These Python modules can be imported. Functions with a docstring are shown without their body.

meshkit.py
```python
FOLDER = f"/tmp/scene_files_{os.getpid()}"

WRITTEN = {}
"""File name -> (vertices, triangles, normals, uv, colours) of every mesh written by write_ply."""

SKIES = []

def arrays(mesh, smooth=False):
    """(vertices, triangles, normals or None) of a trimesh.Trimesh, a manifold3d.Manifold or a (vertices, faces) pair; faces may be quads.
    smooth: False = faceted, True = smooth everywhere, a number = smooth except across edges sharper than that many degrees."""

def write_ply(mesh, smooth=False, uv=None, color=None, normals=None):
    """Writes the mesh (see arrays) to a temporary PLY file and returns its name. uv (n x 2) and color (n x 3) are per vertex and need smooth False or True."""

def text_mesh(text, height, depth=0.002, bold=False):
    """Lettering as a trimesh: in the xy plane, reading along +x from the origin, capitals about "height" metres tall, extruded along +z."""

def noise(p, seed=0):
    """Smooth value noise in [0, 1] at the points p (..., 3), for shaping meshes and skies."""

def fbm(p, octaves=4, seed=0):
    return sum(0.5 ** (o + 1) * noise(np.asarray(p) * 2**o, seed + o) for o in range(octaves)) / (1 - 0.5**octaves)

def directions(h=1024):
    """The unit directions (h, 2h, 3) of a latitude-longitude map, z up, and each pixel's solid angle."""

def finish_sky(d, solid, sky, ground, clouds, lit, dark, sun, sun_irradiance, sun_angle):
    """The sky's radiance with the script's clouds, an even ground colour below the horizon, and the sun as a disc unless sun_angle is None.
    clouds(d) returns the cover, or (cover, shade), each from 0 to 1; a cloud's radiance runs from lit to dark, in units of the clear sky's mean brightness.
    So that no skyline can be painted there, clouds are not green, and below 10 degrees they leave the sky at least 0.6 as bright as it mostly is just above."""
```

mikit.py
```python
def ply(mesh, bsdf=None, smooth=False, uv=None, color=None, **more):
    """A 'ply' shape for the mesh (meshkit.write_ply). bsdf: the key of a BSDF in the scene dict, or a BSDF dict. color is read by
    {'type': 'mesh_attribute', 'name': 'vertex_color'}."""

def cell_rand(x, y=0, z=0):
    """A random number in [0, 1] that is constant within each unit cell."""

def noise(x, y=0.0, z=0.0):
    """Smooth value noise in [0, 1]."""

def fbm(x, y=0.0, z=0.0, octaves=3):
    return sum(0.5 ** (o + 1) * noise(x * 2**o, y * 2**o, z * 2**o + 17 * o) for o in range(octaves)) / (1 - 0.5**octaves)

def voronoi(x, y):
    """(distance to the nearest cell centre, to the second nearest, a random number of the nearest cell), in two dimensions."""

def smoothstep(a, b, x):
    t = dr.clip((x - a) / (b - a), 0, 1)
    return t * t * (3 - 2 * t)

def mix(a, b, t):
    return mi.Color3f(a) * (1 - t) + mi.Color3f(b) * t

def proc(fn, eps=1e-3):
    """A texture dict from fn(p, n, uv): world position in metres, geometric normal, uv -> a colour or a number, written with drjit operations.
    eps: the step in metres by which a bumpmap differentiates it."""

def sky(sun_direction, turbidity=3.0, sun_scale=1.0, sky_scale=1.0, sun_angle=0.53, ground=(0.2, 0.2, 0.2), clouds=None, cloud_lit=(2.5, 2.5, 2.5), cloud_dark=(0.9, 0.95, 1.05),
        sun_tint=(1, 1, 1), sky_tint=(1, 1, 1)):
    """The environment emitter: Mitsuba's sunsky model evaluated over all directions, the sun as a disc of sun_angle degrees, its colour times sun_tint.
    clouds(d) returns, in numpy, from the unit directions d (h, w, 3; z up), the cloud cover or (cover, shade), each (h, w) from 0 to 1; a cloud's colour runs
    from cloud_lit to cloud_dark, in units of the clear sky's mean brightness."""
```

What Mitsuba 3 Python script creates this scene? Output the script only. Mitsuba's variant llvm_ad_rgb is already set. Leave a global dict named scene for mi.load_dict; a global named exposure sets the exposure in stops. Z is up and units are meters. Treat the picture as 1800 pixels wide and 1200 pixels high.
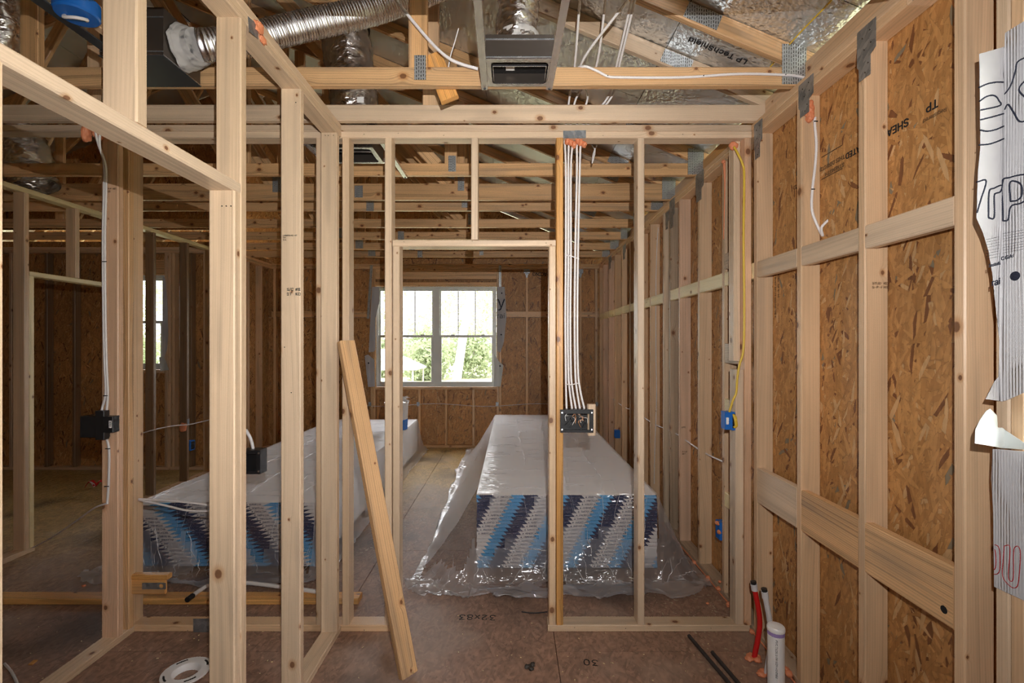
import math, random
import numpy as np, trimesh, drjit as dr, mitsuba as mi
import mikit, meshkit
from mikit import noise, fbm, voronoi, cell_rand, smoothstep, mix, proc
from shapely.geometry import Polygon, box as sbox, LineString

random.seed(11)
rng = np.random.default_rng(11)
T = mi.ScalarTransform4f
scene, labels = {}, {}

# ------------------------------------------------------------------ camera, sky, flash, exposure
H, F, CX, CY = 1.6, 850.0, 900.0, 603.0          # eye height; focal length and principal point in pixels of the 1800x1200 frame
scene['camera'] = dict(type='perspective', fov=math.degrees(2 * math.atan(900 / F)), fov_axis='x', near_clip=0.02, far_clip=500.0,
                       principal_point_offset_y=-0.0025,
                       to_world=T().look_at(origin=[0, 0, H], target=[0, 1, H], up=[0, 0, 1]))


def cover(d):
    n = meshkit.fbm(d * 3.0, 4, 5)
    return np.ones(n.shape), 0.15 + 0.5 * n


scene['sky'] = mikit.sky([-0.35, -0.6, 0.75], turbidity=4.0, sun_scale=0.0, sky_scale=88.0, ground=(0.16, 0.17, 0.13), clouds=cover,
                         cloud_lit=(1.0, 1.0, 1.02), cloud_dark=(0.75, 0.78, 0.82))
# the photographer's flash, held just above the lens: the hard shadow of the door header on the corner studs points back to it
scene['flash'] = dict(type='spot', to_world=T().look_at(origin=[0.06, -0.06, 1.80], target=[0.05, 1.0, 1.98], up=[0, 0, 1]),
                      intensity={'type': 'rgb', 'value': [27.0, 26.5, 25.9]}, cutoff_angle=69.0, beam_width=4.0)
exposure = 0.05


# ------------------------------------------------------------------ pixel measurements to places
def P(px, py, d):
    return np.array([(px - CX) * d / F, d, H + (CY - py) * d / F])


def PX(px, py, X):
    d = X * F / (px - CX)
    return P(px, py, d)


def PF(px, py, h=0.0):
    return P(px, py, (H - h) * F / (py - CY))


def hx(px, d):
    return (px - CX) * d / F


def hz(py, d):
    return H + (CY - py) * d / F


# ------------------------------------------------------------------ entries
count = {}


def numbered(base):
    k = count.get(base, 0)
    count[base] = k + 1
    return base if k == 0 else f'{base}_{k:03d}'


def thing(name, label, cat, group=None):
    key = numbered(name)
    labels[key] = {'label': label, 'category': cat}
    if group:
        labels[key]['group'] = group
    return key


def struct(name, label, cat):
    key = numbered(name)
    labels[key] = {'label': label, 'category': cat, 'kind': 'structure'}
    return key


def part(parent, name, mesh, bsdf, smooth=False, label=None, kind=None, **more):
    key = numbered(parent + '__' + name)
    if isinstance(mesh, tuple) and len(mesh) == 3:
        shape = mikit.ply((mesh[0], mesh[1]), bsdf, smooth, uv=mesh[2], **more)
    else:
        shape = mikit.ply(mesh, bsdf, smooth, **more)
    scene[key] = shape
    if label:
        labels.setdefault(key, {})['label'] = label
    if kind:
        labels.setdefault(key, {})['kind'] = kind
    return key


def solo(name, label, cat, mesh, bsdf, smooth=False, group=None, kind=None):
    key = thing(name, label, cat, group)
    if isinstance(mesh, tuple) and len(mesh) == 3:
        scene[key] = mikit.ply((mesh[0], mesh[1]), bsdf, smooth, uv=mesh[2])
    else:
        scene[key] = mikit.ply(mesh, bsdf, smooth)
    if kind:
        labels[key]['kind'] = kind
    return key


# ------------------------------------------------------------------ shapes
_ids = [0]


def unit(v):
    v = np.asarray(v, float)
    return v / np.linalg.norm(v)


def lum(p0, p1, w, t, s, tone=0, ch=0.0045, seed=None):
    """A length of lumber (eased edges): centre line p0-p1, width w along s, thickness t. uv: metres along / around, with the tone and a board number."""
    p0, p1 = np.asarray(p0, float), np.asarray(p1, float)
    a = unit(p1 - p0)
    s = np.asarray(s, float)
    s = unit(s - a * (s @ a))
    n = np.cross(a, s)
    c = min(ch, 0.3 * t, 0.3 * w)
    W, D = w / 2, t / 2
    ring = [(W, -D + c), (W, D - c), (W - c, D), (-W + c, D), (-W, D - c), (-W, -D + c), (-W + c, -D), (W - c, -D)]
    q = np.array([x * s + y * n for x, y in ring])
    L = np.linalg.norm(p1 - p0)
    _ids[0] += 1
    idn = (_ids[0] * 37) % 211
    u0 = tone * 64 + 1 + rng.random() * 40
    V, Fc, UV = [], [], []
    per = 0.0
    for i in range(8):
        j = (i + 1) % 8
        e = np.linalg.norm(q[j] - q[i])
        b = len(V)
        V += [p0 + q[i], p0 + q[j], p1 + q[j], p1 + q[i]]
        UV += [(u0, idn * 8 + per), (u0, idn * 8 + per + e), (u0 + L, idn * 8 + per + e), (u0 + L, idn * 8 + per)]
        Fc += [(b, b + 1, b + 2), (b, b + 2, b + 3)]
        per += e
    for p, order in ((p1, range(8)), (p0, range(7, -1, -1))):
        b = len(V)
        for i in order:
            V.append(p + q[i])
            x, y = ring[i]
            UV.append((u0 + 0.02 + (x + W) * 0.12, idn * 8 + 1 + y + D))
        Fc += [(b, b + k, b + k + 1) for k in range(1, 7)]
    return np.array(V), np.array(Fc), np.array(UV)


def ax(x0, x1, y0, y1, z0, z1, tone=0, ch=0.0045):
    lo, hi = np.array([min(x0, x1), min(y0, y1), min(z0, z1)]), np.array([max(x0, x1), max(y0, y1), max(z0, z1)])
    d, m = hi - lo, (hi + lo) / 2
    o = np.argsort(-d)
    e = np.eye(3)
    return lum(m - e[o[0]] * d[o[0]] / 2, m + e[o[0]] * d[o[0]] / 2, d[o[1]], d[o[2]], e[o[1]], tone, ch)


def merge(ms):
    V, Fc, UV, at = [], [], [], 0
    has = len(ms[0]) == 3 if isinstance(ms[0], tuple) else False
    for m in ms:
        v, f = (m[0], m[1]) if isinstance(m, tuple) else (np.array(m.vertices), np.array(m.faces))
        V.append(v)
        Fc.append(np.asarray(f) + at)
        if has:
            UV.append(m[2])
        at += len(v)
    return (np.vstack(V), np.vstack(Fc), np.vstack(UV)) if has else (np.vstack(V), np.vstack(Fc))


def bx(x0, x1, y0, y1, z0, z1, ch=0.002):
    v, f, _ = ax(x0, x1, y0, y1, z0, z1, 0, ch)
    return v, f


def spline(pts, n=8):
    p = np.asarray(pts, float)
    if len(p) < 3:
        return np.array([p[0] + (p[-1] - p[0]) * k / 4 for k in range(5)])
    q = np.vstack([2 * p[0] - p[1], p, 2 * p[-1] - p[-2]])
    out = []
    for i in range(1, len(q) - 2):
        for k in range(n):
            t = k / n
            out.append(0.5 * ((2 * q[i]) + (-q[i - 1] + q[i + 1]) * t + (2 * q[i - 1] - 5 * q[i] + 4 * q[i + 1] - q[i + 2]) * t * t + (-q[i - 1] + 3 * q[i] - 3 * q[i + 1] + q[i + 2]) * t ** 3))
    out.append(q[-2])
    return np.array(out)


def tube(pts, r, sides=8, smooth_n=8, cap=True, flat=1.0):
    p = spline(pts, smooth_n) if smooth_n else np.asarray(pts, float)
    r = np.broadcast_to(r, (len(p),)) if np.ndim(r) == 0 or len(np.atleast_1d(r)) == len(p) else np.interp(np.linspace(0, 1, len(p)), np.linspace(0, 1, len(r)), r)
    t = np.gradient(p, axis=0)
    t /= np.linalg.norm(t, axis=1, keepdims=True) + 1e-12
    a = np.cross(t[0], [0, 0, 1.0] if abs(t[0][2]) < 0.9 else [1.0, 0, 0])
    a /= np.linalg.norm(a)
    V = []
    ang = np.arange(sides) * 2 * np.pi / sides
    for k in range(len(p)):
        a = a - t[k] * (a @ t[k])
        a /= np.linalg.norm(a)
        b = np.cross(t[k], a)
        V.append(p[k] + r[k] * (np.cos(ang)[:, None] * a + flat * np.sin(ang)[:, None] * b))
    V = np.vstack(V)
    Fc = []
    for k in range(len(p) - 1):
        for j in range(sides):
            a0, a1 = k * sides + j, k * sides + (j + 1) % sides
            Fc += [(a0, a1, a1 + sides), (a0, a1 + sides, a0 + sides)]
    if cap:
        n = len(V)
        V = np.vstack([V, p[0], p[-1]])
        e = (len(p) - 1) * sides
        for j in range(sides):
            Fc += [(n, (j + 1) % sides, j), (n + 1, e + j, e + (j + 1) % sides)]
    return V, np.array(Fc)


def lathe(profile, at=(0, 0, 0), n=28):
    m = trimesh.creation.revolve(np.asarray(profile, float), sections=n)
    m.apply_translation(at)
    return m


def grid(fn, us, vs):
    """fn(u, v) -> point; a surface of quads with uv."""
    V = np.array([[fn(u, v) for u in us] for v in vs]).reshape(-1, 3)
    n, m = len(us), len(vs)
    i, j = np.meshgrid(np.arange(m - 1), np.arange(n - 1), indexing='ij')
    a = (i * n + j).ravel()
    Fc = np.vstack([np.stack([a, a + 1, a + n + 1], 1), np.stack([a, a + n + 1, a + n], 1)])
    return V, Fc


def thick(surface, t, normal=None):
    """Closed thin sheet from an open grid surface."""
    V, Fc = surface
    m = trimesh.Trimesh(V, Fc, process=False)
    n = m.vertex_normals if normal is None else np.broadcast_to(normal, V.shape)
    W = V - n * t
    edges = np.sort(Fc[:, [0, 1, 1, 2, 2, 0]].reshape(-1, 2), axis=1)
    raw = Fc[:, [0, 1, 1, 2, 2, 0]].reshape(-1, 2)
    _, idx, cnt = np.unique(edges, axis=0, return_index=True, return_counts=True)
    border = raw[idx[cnt == 1]]
    N = len(V)
    side = np.vstack([np.stack([border[:, 1], border[:, 0], border[:, 0] + N], 1), np.stack([border[:, 1], border[:, 0] + N, border[:, 1] + N], 1)])
    return np.vstack([V, W]), np.vstack([Fc, Fc[:, ::-1] + N, side])


def extrude(poly, t, M):
    m = trimesh.creation.extrude_polygon(poly, t, engine='earcut')
    m.apply_transform(M)
    return m


def frame(o, x, y):
    M = np.eye(4)
    x, y = unit(x), unit(y)
    M[:3, 0], M[:3, 1], M[:3, 2], M[:3, 3] = x, y, np.cross(x, y), o
    return M


def text(s, height, o, x, y, depth=0.0012, bold=False, center=False):
    m = meshkit.text_mesh(s, height, depth, bold)
    if center:
        m.apply_translation([-m.bounds[1][0] / 2, -height / 2, 0])
    m.apply_transform(frame(o, x, y))
    return m


def blob(c, r, seed, amp=0.45, sub=2):
    m = trimesh.creation.icosphere(sub, 1.0)
    v = np.array(m.vertices)
    k = 1 + amp * (meshkit.fbm(v * 1.6 + seed * 3.1, 3, seed) - 0.5) * 2
    return v * k[:, None] * np.asarray(r) + np.asarray(c), np.array(m.faces)


# ------------------------------------------------------------------ materials
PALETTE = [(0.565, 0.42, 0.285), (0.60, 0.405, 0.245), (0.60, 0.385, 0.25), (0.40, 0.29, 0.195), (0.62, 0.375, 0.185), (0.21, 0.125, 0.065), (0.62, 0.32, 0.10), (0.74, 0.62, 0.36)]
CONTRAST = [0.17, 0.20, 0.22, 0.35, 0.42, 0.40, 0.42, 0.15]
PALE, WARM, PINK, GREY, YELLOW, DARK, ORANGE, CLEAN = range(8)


def lumber_fn(p, n, uv):
    ti = dr.floor(uv.x / 64)
    u = uv.x - 64 * ti
    bid = dr.floor(uv.y / 8)
    w = uv.y - 8 * bid
    base, con = mi.Color3f(*PALETTE[0]), mi.Float(CONTRAST[0])
    for k in range(1, 8):
        on = ti > (k - 0.5)
        base = dr.select(on, mi.Color3f(*PALETTE[k]), base)
        con = dr.select(on, mi.Float(CONTRAST[k]), con)
    r1, r2 = cell_rand(bid, 3, 7), cell_rand(bid, 5, 2)
    warp = noise(u * 1.1, w * 9, bid)
    dk, rk = mi.Float(9), mi.Float(0.01)
    for size, seed, chance in ((0.33, 1, 0.75), (0.16, 11, 0.45)):
        cu = dr.floor(u / size)
        ku = (cu + 0.2 + 0.6 * cell_rand(cu, bid, seed)) * size
        kw = 0.01 + 0.235 * cell_rand(cu, bid, seed + 1)
        rad = 0.003 + 0.0105 * dr.square(cell_rand(cu, bid, seed + 2))
        d = dr.sqrt(dr.square((u - ku) * 0.75) + dr.square(w - kw))
        d = dr.select(cell_rand(cu, bid, seed + 3) < chance, d, 9.0)
        rk = dr.select(d < dk, rad, rk)
        dk = dr.minimum(dk, d)
    swirl = dr.exp(-dr.square(dk / (2.6 * rk)))
    g = w * (70 + 60 * r1) + 6 * warp + 1.8 * swirl
    ring = smoothstep(0.45, 0.95, noise(g, u * 0.7, bid))
    ring2 = 0.5 + 0.5 * dr.sin(g * 6.28 + 3 * noise(u * 2.3, w * 20, bid))
    fine = noise(u * 7, w * 1100, bid)
    blot = fbm(u * 1.6, w * 14, bid, octaves=2)
    val = (1 - con * (0.62 * ring + 0.38 * ring2 * ring2)) * (0.93 + 0.12 * fine) * (0.82 + 0.36 * blot) * (0.90 + 0.2 * r1)
    col = base * val
    hue = mi.Color3f(1.0, 0.955 + 0.07 * r2, 0.89 + 0.18 * r2)
    col = col * hue
    stain = smoothstep(0.60, 0.86, fbm(u * 2.2 + 9, w * 26, bid + 31, octaves=2)) * (0.25 + 0.5 * con)
    col = mix(col, mi.Color3f(0.20, 0.155, 0.12), stain * 0.75)
    kn = smoothstep(1.15, 0.75, dk / rk)
    halo = smoothstep(2.4, 1.0, dk / rk)
    col = mix(col, col * mi.Color3f(0.78, 0.62, 0.48), halo * 0.8)
    return mix(col, mi.Color3f(0.125, 0.048, 0.02), kn * 0.85)


def strands(x, y):
    """Overlapping wood strands at several angles: (a random number of the top strand, another, its edge)."""
    best, val, edge = mi.Float(-1), mi.Float(0), mi.Float(0)
    for k, (ang, fa, fb) in enumerate(((1.45, 12.0, 70.0), (1.9, 11.0, 60.0), (1.1, 13.0, 78.0), (0.45, 13.0, 62.0), (2.6, 12.0, 66.0))):
        c, s = math.cos(ang), math.sin(ang)
        a, b = (c * x + s * y) * fa + 31.7 * k, (-s * x + c * y) * fb + 11.3 * k
        f1, f2, r = voronoi(a, b)
        h = dr.fma(r, 977.0, 0.13 * k)
        h = h - dr.floor(h)
        h = h * (1.0 if k < 3 else 0.86)
        on = h > best
        best = dr.select(on, h, best)
        val = dr.select(on, r, val)
        edge = dr.select(on, f2 - f1, edge)
    return best, val, edge


def osb_fn(p, n, uv):
    x, y = uv.x, uv.y
    h, r, e = strands(x, y)
    fib = noise(x * 160, y * 14, 3) * 0.5 + noise(x * 60, y * 60, 5) * 0.5
    col = mix(mi.Color3f(0.49, 0.25, 0.088), mi.Color3f(0.33, 0.15, 0.047), r)
    col = dr.select(r > 0.95, mi.Color3f(0.17, 0.065, 0.024), col)
    col = dr.select(r < 0.05, mi.Color3f(0.50, 0.30, 0.14), col)
    col = dr.select(dr.abs(r - 0.47) < 0.006, mi.Color3f(0.20, 0.155, 0.10), col)
    col = col * (0.80 + 0.34 * fib) * (0.80 + 0.4 * noise(x * 1.6, y * 1.6, 2))
    return col * (1 - 0.30 * smoothstep(0.10, 0.0, e))


def floor_fn(p, n, uv):
    x, y = p.x, p.y
    h, r, e = strands(x * 1.25, y * 1.25)
    big = fbm(x * 0.7, y * 0.7, 4, octaves=4)
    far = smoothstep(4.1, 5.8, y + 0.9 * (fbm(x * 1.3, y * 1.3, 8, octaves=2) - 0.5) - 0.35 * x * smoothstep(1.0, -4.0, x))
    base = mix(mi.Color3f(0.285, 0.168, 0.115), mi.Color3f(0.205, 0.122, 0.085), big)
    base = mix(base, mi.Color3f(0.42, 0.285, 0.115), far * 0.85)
    col = base * (0.78 + 0.42 * r) * (0.85 + 0.3 * noise(x * 50, y * 50, 1))
    scuff = smoothstep(0.56, 0.74, fbm(x * 2.1 + 5, y * 2.1, 3, octaves=4))
    col = mix(col, mi.Color3f(0.32, 0.235, 0.18), scuff * 0.42)
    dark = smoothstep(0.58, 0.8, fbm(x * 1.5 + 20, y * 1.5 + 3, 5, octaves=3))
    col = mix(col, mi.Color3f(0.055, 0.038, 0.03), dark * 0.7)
    dust = smoothstep(0.80, 0.9, noise(x * 75, y * 75, 9)) * smoothstep(0.5, 0.7, fbm(x * 1.2 + 1.7, y * 1.2, 6, octaves=2))
    return mix(col, mi.Color3f(0.45, 0.36, 0.26), dust * 0.6)


def solid(name, rgb, rough=0.5, spec=0.5, **more):
    scene[name] = {'type': 'twosided', 'b': {'type': 'principled', 'base_color': {'type': 'rgb', 'value': list(rgb)}, 'roughness': rough, 'specular': spec, **more}}


def textured(name, fn, rough=0.5, spec=0.4, bump=None, scale=1.0, **more):
    b = {'type': 'principled', 'base_color': proc(fn), 'roughness': rough, 'specular': spec, **more}
    if bump:
        b = {'type': 'bumpmap', 'tex': proc(bump), 'scale': scale, 'b': b}
    scene[name] = {'type': 'twosided', 'b': b}


textured('m_lumber', lumber_fn, 0.40, 0.42)
textured('m_osb', osb_fn, 0.48, 0.38)
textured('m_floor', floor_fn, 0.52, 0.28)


def foil_bump(p, n, uv):
    return fbm(p.x * 60, p.y * 60, p.z * 60, octaves=2) * 0.0095


def wrinkle(p, n, uv):
    return fbm(p.x * 11, p.y * 38, p.z * 22, octaves=3) * 0.012


def crumple(p, n, uv):
    return fbm(p.x * 24 + 2 * noise(p.z * 9, p.x * 5), p.y * 24, p.z * 38, octaves=3) * 0.012


scene['m_foil'] = {'type': 'twosided', 'b': {'type': 'bumpmap', 'tex': proc(foil_bump), 'scale': 1.0, 'b': {'type': 'principled', 'base_color': {'type': 'rgb', 'value': [0.74, 0.76, 0.76]},
                   'roughness': 0.36, 'metallic': 0.84, 'specular': 0.6}}}
scene['m_duct_foil'] = {'type': 'twosided', 'b': {'type': 'bumpmap', 'tex': proc(crumple), 'scale': 1.0, 'b': {'type': 'roughconductor', 'material': 'Al', 'alpha': 0.14,
                        'specular_reflectance': {'type': 'rgb', 'value': [0.80, 0.77, 0.74]}}}}
scene['m_aluminium'] = {'type': 'twosided', 'b': {'type': 'roughconductor', 'material': 'Al', 'alpha': 0.22, 'specular_reflectance': {'type': 'rgb', 'value': [0.85, 0.85, 0.86]}}}


def galv_fn(p, n, uv):
    f1, f2, r = voronoi(p.x * 60 + p.y * 43, p.z * 60 + p.y * 31)
    return mix(mi.Color3f(0.20, 0.22, 0.24), mi.Color3f(0.36, 0.38, 0.40), r)


textured('m_galv', galv_fn, 0.38, 0.5, metallic=0.75)


def plate_fn(p, n, uv):
    a, b = (p.x + p.y) * 90, p.z * 55
    fa = a - dr.floor(a) - 0.5
    c = b + 0.5 * cell_rand(dr.floor(a), 1)
    fb = c - dr.floor(c) - 0.5
    slot = (dr.abs(fa) < 0.16) & (dr.abs(fb) < 0.33)
    return dr.select(slot, mi.Color3f(0.05, 0.05, 0.05), mi.Color3f(0.44, 0.46, 0.47))


textured('m_plate', plate_fn, 0.35, 0.5, metallic=0.6)
solid('m_metal_dark', (0.045, 0.055, 0.065), 0.22, 0.6, metallic=0.35)
solid('m_black', (0.012, 0.012, 0.013), 0.35, 0.5)
solid('m_black_matte', (0.014, 0.013, 0.013), 0.8, 0.2)
solid('m_blue', (0.010, 0.115, 0.43), 0.35, 0.5)
solid('m_cable', (0.66, 0.63, 0.62), 0.42, 0.5)
solid('m_cable_yellow', (0.62, 0.42, 0.045), 0.42, 0.5)
solid('m_copper', (0.60, 0.28, 0.13), 0.35, 0.5, metallic=0.6)
solid('m_white_plastic', (0.74, 0.73, 0.72), 0.32, 0.5)
solid('m_vinyl', (0.68, 0.71, 0.68), 0.38, 0.5)
def mastic_fn(p, n, uv):
    return mix(mi.Color3f(0.40, 0.385, 0.37), mi.Color3f(0.13, 0.13, 0.135), smoothstep(0.56, 0.72, fbm(p.x * 22, p.y * 22, p.z * 22, octaves=3)))


def mastic_bump(p, n, uv):
    return fbm(p.x * 55, p.y * 55, p.z * 55, octaves=2) * 0.008


textured('m_mastic', mastic_fn, 0.6, 0.3, bump=mastic_bump)
solid('m_red', (0.50, 0.012, 0.012), 0.32, 0.5)
solid('m_pex_grey', (0.52, 0.51, 0.52), 0.36, 0.5)
solid('m_purple', (0.30, 0.22, 0.45), 0.5, 0.4)
solid('m_rod', (0.035, 0.028, 0.026), 0.55, 0.4)
solid('m_ink', (0.018, 0.017, 0.018), 0.7, 0.2)
solid('m_ink_blue', (0.020, 0.024, 0.042), 0.6, 0.3)
solid('m_ink_red', (0.36, 0.025, 0.03), 0.6, 0.3)
solid('m_ink_faded', (0.115, 0.062, 0.030), 0.7, 0.2)
solid('m_paper', (0.72, 0.71, 0.70), 0.7, 0.2)
solid('m_gypsum', (0.86, 0.855, 0.85), 0.75, 0.2)
solid('m_navy_text', (0.03, 0.04, 0.09), 0.6, 0.3)
solid('m_roofing', (0.05, 0.05, 0.05), 0.9, 0.1)
solid('m_nail', (0.035, 0.028, 0.022), 0.5, 0.4)
solid('m_tie_white', (0.72, 0.70, 0.68), 0.4, 0.5)


def foam_bump(p, n, uv):
    return fbm(p.x * 120, p.y * 120, p.z * 120, octaves=2) * 0.003


scene['m_foam'] = {'type': 'twosided', 'b': {'type': 'bumpmap', 'tex': proc(foam_bump), 'scale': 1.0, 'b': {'type': 'principled', 'base_color': {'type': 'rgb', 'value': [0.66, 0.235, 0.115]}, 'roughness': 0.5, 'specular': 0.4}}}


def wrap_bump(p, n, uv):
    h = p.x + p.y
    return 0.0017 * dr.sin(h * 820 + 5 * fbm(h * 20, p.z * 5, 1, octaves=2)) * (0.5 + noise(h * 40, p.z * 8, 3)) + 0.004 * fbm(h * 14, p.z * 5, 7, octaves=2)


scene['m_wrap'] = {'type': 'twosided', 'b': {'type': 'bumpmap', 'tex': proc(wrap_bump), 'scale': 1.0, 'b': {'type': 'principled', 'base_color': {'type': 'rgb', 'value': [0.50, 0.495, 0.515]}, 'roughness': 0.42, 'specular': 0.45}}}
solid('m_wrap_back', (0.52, 0.55, 0.54), 0.5, 0.4)
scene['m_film'] = {'type': 'mask', 'opacity': 0.36, 'b': {'type': 'twosided', 'b': {'type': 'bumpmap', 'tex': proc(wrinkle), 'scale': 1.0,
                   'b': {'type': 'principled', 'base_color': {'type': 'rgb', 'value': [0.66, 0.66, 0.68]}, 'roughness': 0.11, 'specular': 0.9, 'metallic': 0.5, 'clearcoat': 1.0, 'clearcoat_gloss': 0.92}}}}
for nm_, op_, base_, met_ in (('m_film_top', 0.40, 0.88, 0.12), ('m_film_skirt', 0.66, 0.88, 0.22)):
    scene[nm_] = {'type': 'mask', 'opacity': op_, 'b': {'type': 'twosided', 'b': {'type': 'bumpmap', 'tex': proc(wrinkle), 'scale': 1.0,
                  'b': {'type': 'principled', 'base_color': {'type': 'rgb', 'value': [base_, base_, base_ + 0.02]}, 'roughness': 0.13, 'specular': 0.95, 'metallic': met_, 'clearcoat': 1.0, 'clearcoat_gloss': 0.92}}}}
scene['m_film_haze'] = {**scene['m_film'], 'opacity': 0.26}
scene['m_film_clear'] = {'type': 'mask', 'opacity': 0.15, 'b': {'type': 'twosided', 'b': {'type': 'bumpmap', 'tex': proc(wrinkle), 'scale': 1.0,
                         'b': {'type': 'conductor', 'material': 'Al', 'specular_reflectance': {'type': 'rgb', 'value': [0.95, 0.96, 0.98]}}}}}
solid('m_crease', (0.80, 0.80, 0.82), 0.22, 0.95, metallic=0.3)
scene['m_glass'] = {'type': 'thindielectric', 'int_ior': 1.5}


def tape(sign, slope, period, x0, z0, row, zig):
    def fn(p, n, uv):
        r = (p.z - z0) / row
        k = dr.floor(r)
        f = r - k
        u = (p.x - x0 - sign * slope * k * row + sign * zig * (f - 0.5) + 0.006 * cell_rand(k, 2)) / period
        ph = u - dr.floor(u)
        col = dr.select(ph < 0.27, mi.Color3f(0.085, 0.30, 0.55), dr.select(ph < 0.60, mi.Color3f(0.022, 0.035, 0.085), mi.Color3f(0.62, 0.60, 0.60)))
        line = (dr.abs(f - 0.25 - 0.25 * cell_rand(k, 5)) < 0.05) & (noise(p.x * 140, k * 3.1) > 0.45) & (ph < 0.58)
        col = dr.select(line, mix(col, mi.Color3f(0.5, 0.52, 0.56), 0.45), col)
        return dr.select(f < 0.06, col * 0.45, col)
    return fn


ROW = 0.0247
textured('m_tape_right', tape(1, 0.52, 0.30, -0.24, 0.075, ROW, 0.024), 0.4, 0.4)
textured('m_tape_left', tape(-1, 0.75, 0.40, -2.60, 0.040, ROW, 0.060), 0.4, 0.4)


def leaf_fn(p, n, uv):
    return mix(mi.Color3f(0.26, 0.32, 0.17), mi.Color3f(0.46, 0.50, 0.32), noise(p.x * 2.3, p.y * 2.3, p.z * 2.3))


scene['m_leaf'] = {'type': 'principledthin', 'base_color': proc(leaf_fn), 'roughness': 0.6, 'diff_trans': 0.9}


def grass_fn(p, n, uv):
    return mix(mi.Color3f(0.26, 0.28, 0.15), mi.Color3f(0.42, 0.40, 0.25), fbm(p.x * 0.8, p.y * 0.8, 1, octaves=4))


textured('m_grass', grass_fn, 0.9, 0.1)
solid('m_bark', (0.38, 0.34, 0.31), 0.9, 0.1)
solid('m_shed_roof', (0.62, 0.62, 0.64), 0.7, 0.2)

# ------------------------------------------------------------------ the setting: dimensions
W = 1.33                       # room face of the studs of the right wall
T4, T15 = 0.089, 0.038         # a two-by-four
ZB, ZT = 0.038, 2.738          # stud ends
ZP = ZT + 2 * T15              # top of the double top plate: truss bearing
YP = 2.68                      # front of the partition with the doorway
YB = 7.40                      # room face of the back wall
YB2 = 6.10                     # room face of the back wall of the left-hand room
XL, XC, XF = -0.947, -2.092, -3.68   # room faces of the near door wall, the closet wall, the far partition
XE = -8.2                      # left outside wall
PITCH = 5 / 12


def deck(x):
    """Height of the underside of the roof decking over x."""
    right = 2.975 + (1.42 - x) * PITCH
    return min(right, right - 2 * (-3.39 - x) * PITCH) if x < -3.39 else right


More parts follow.
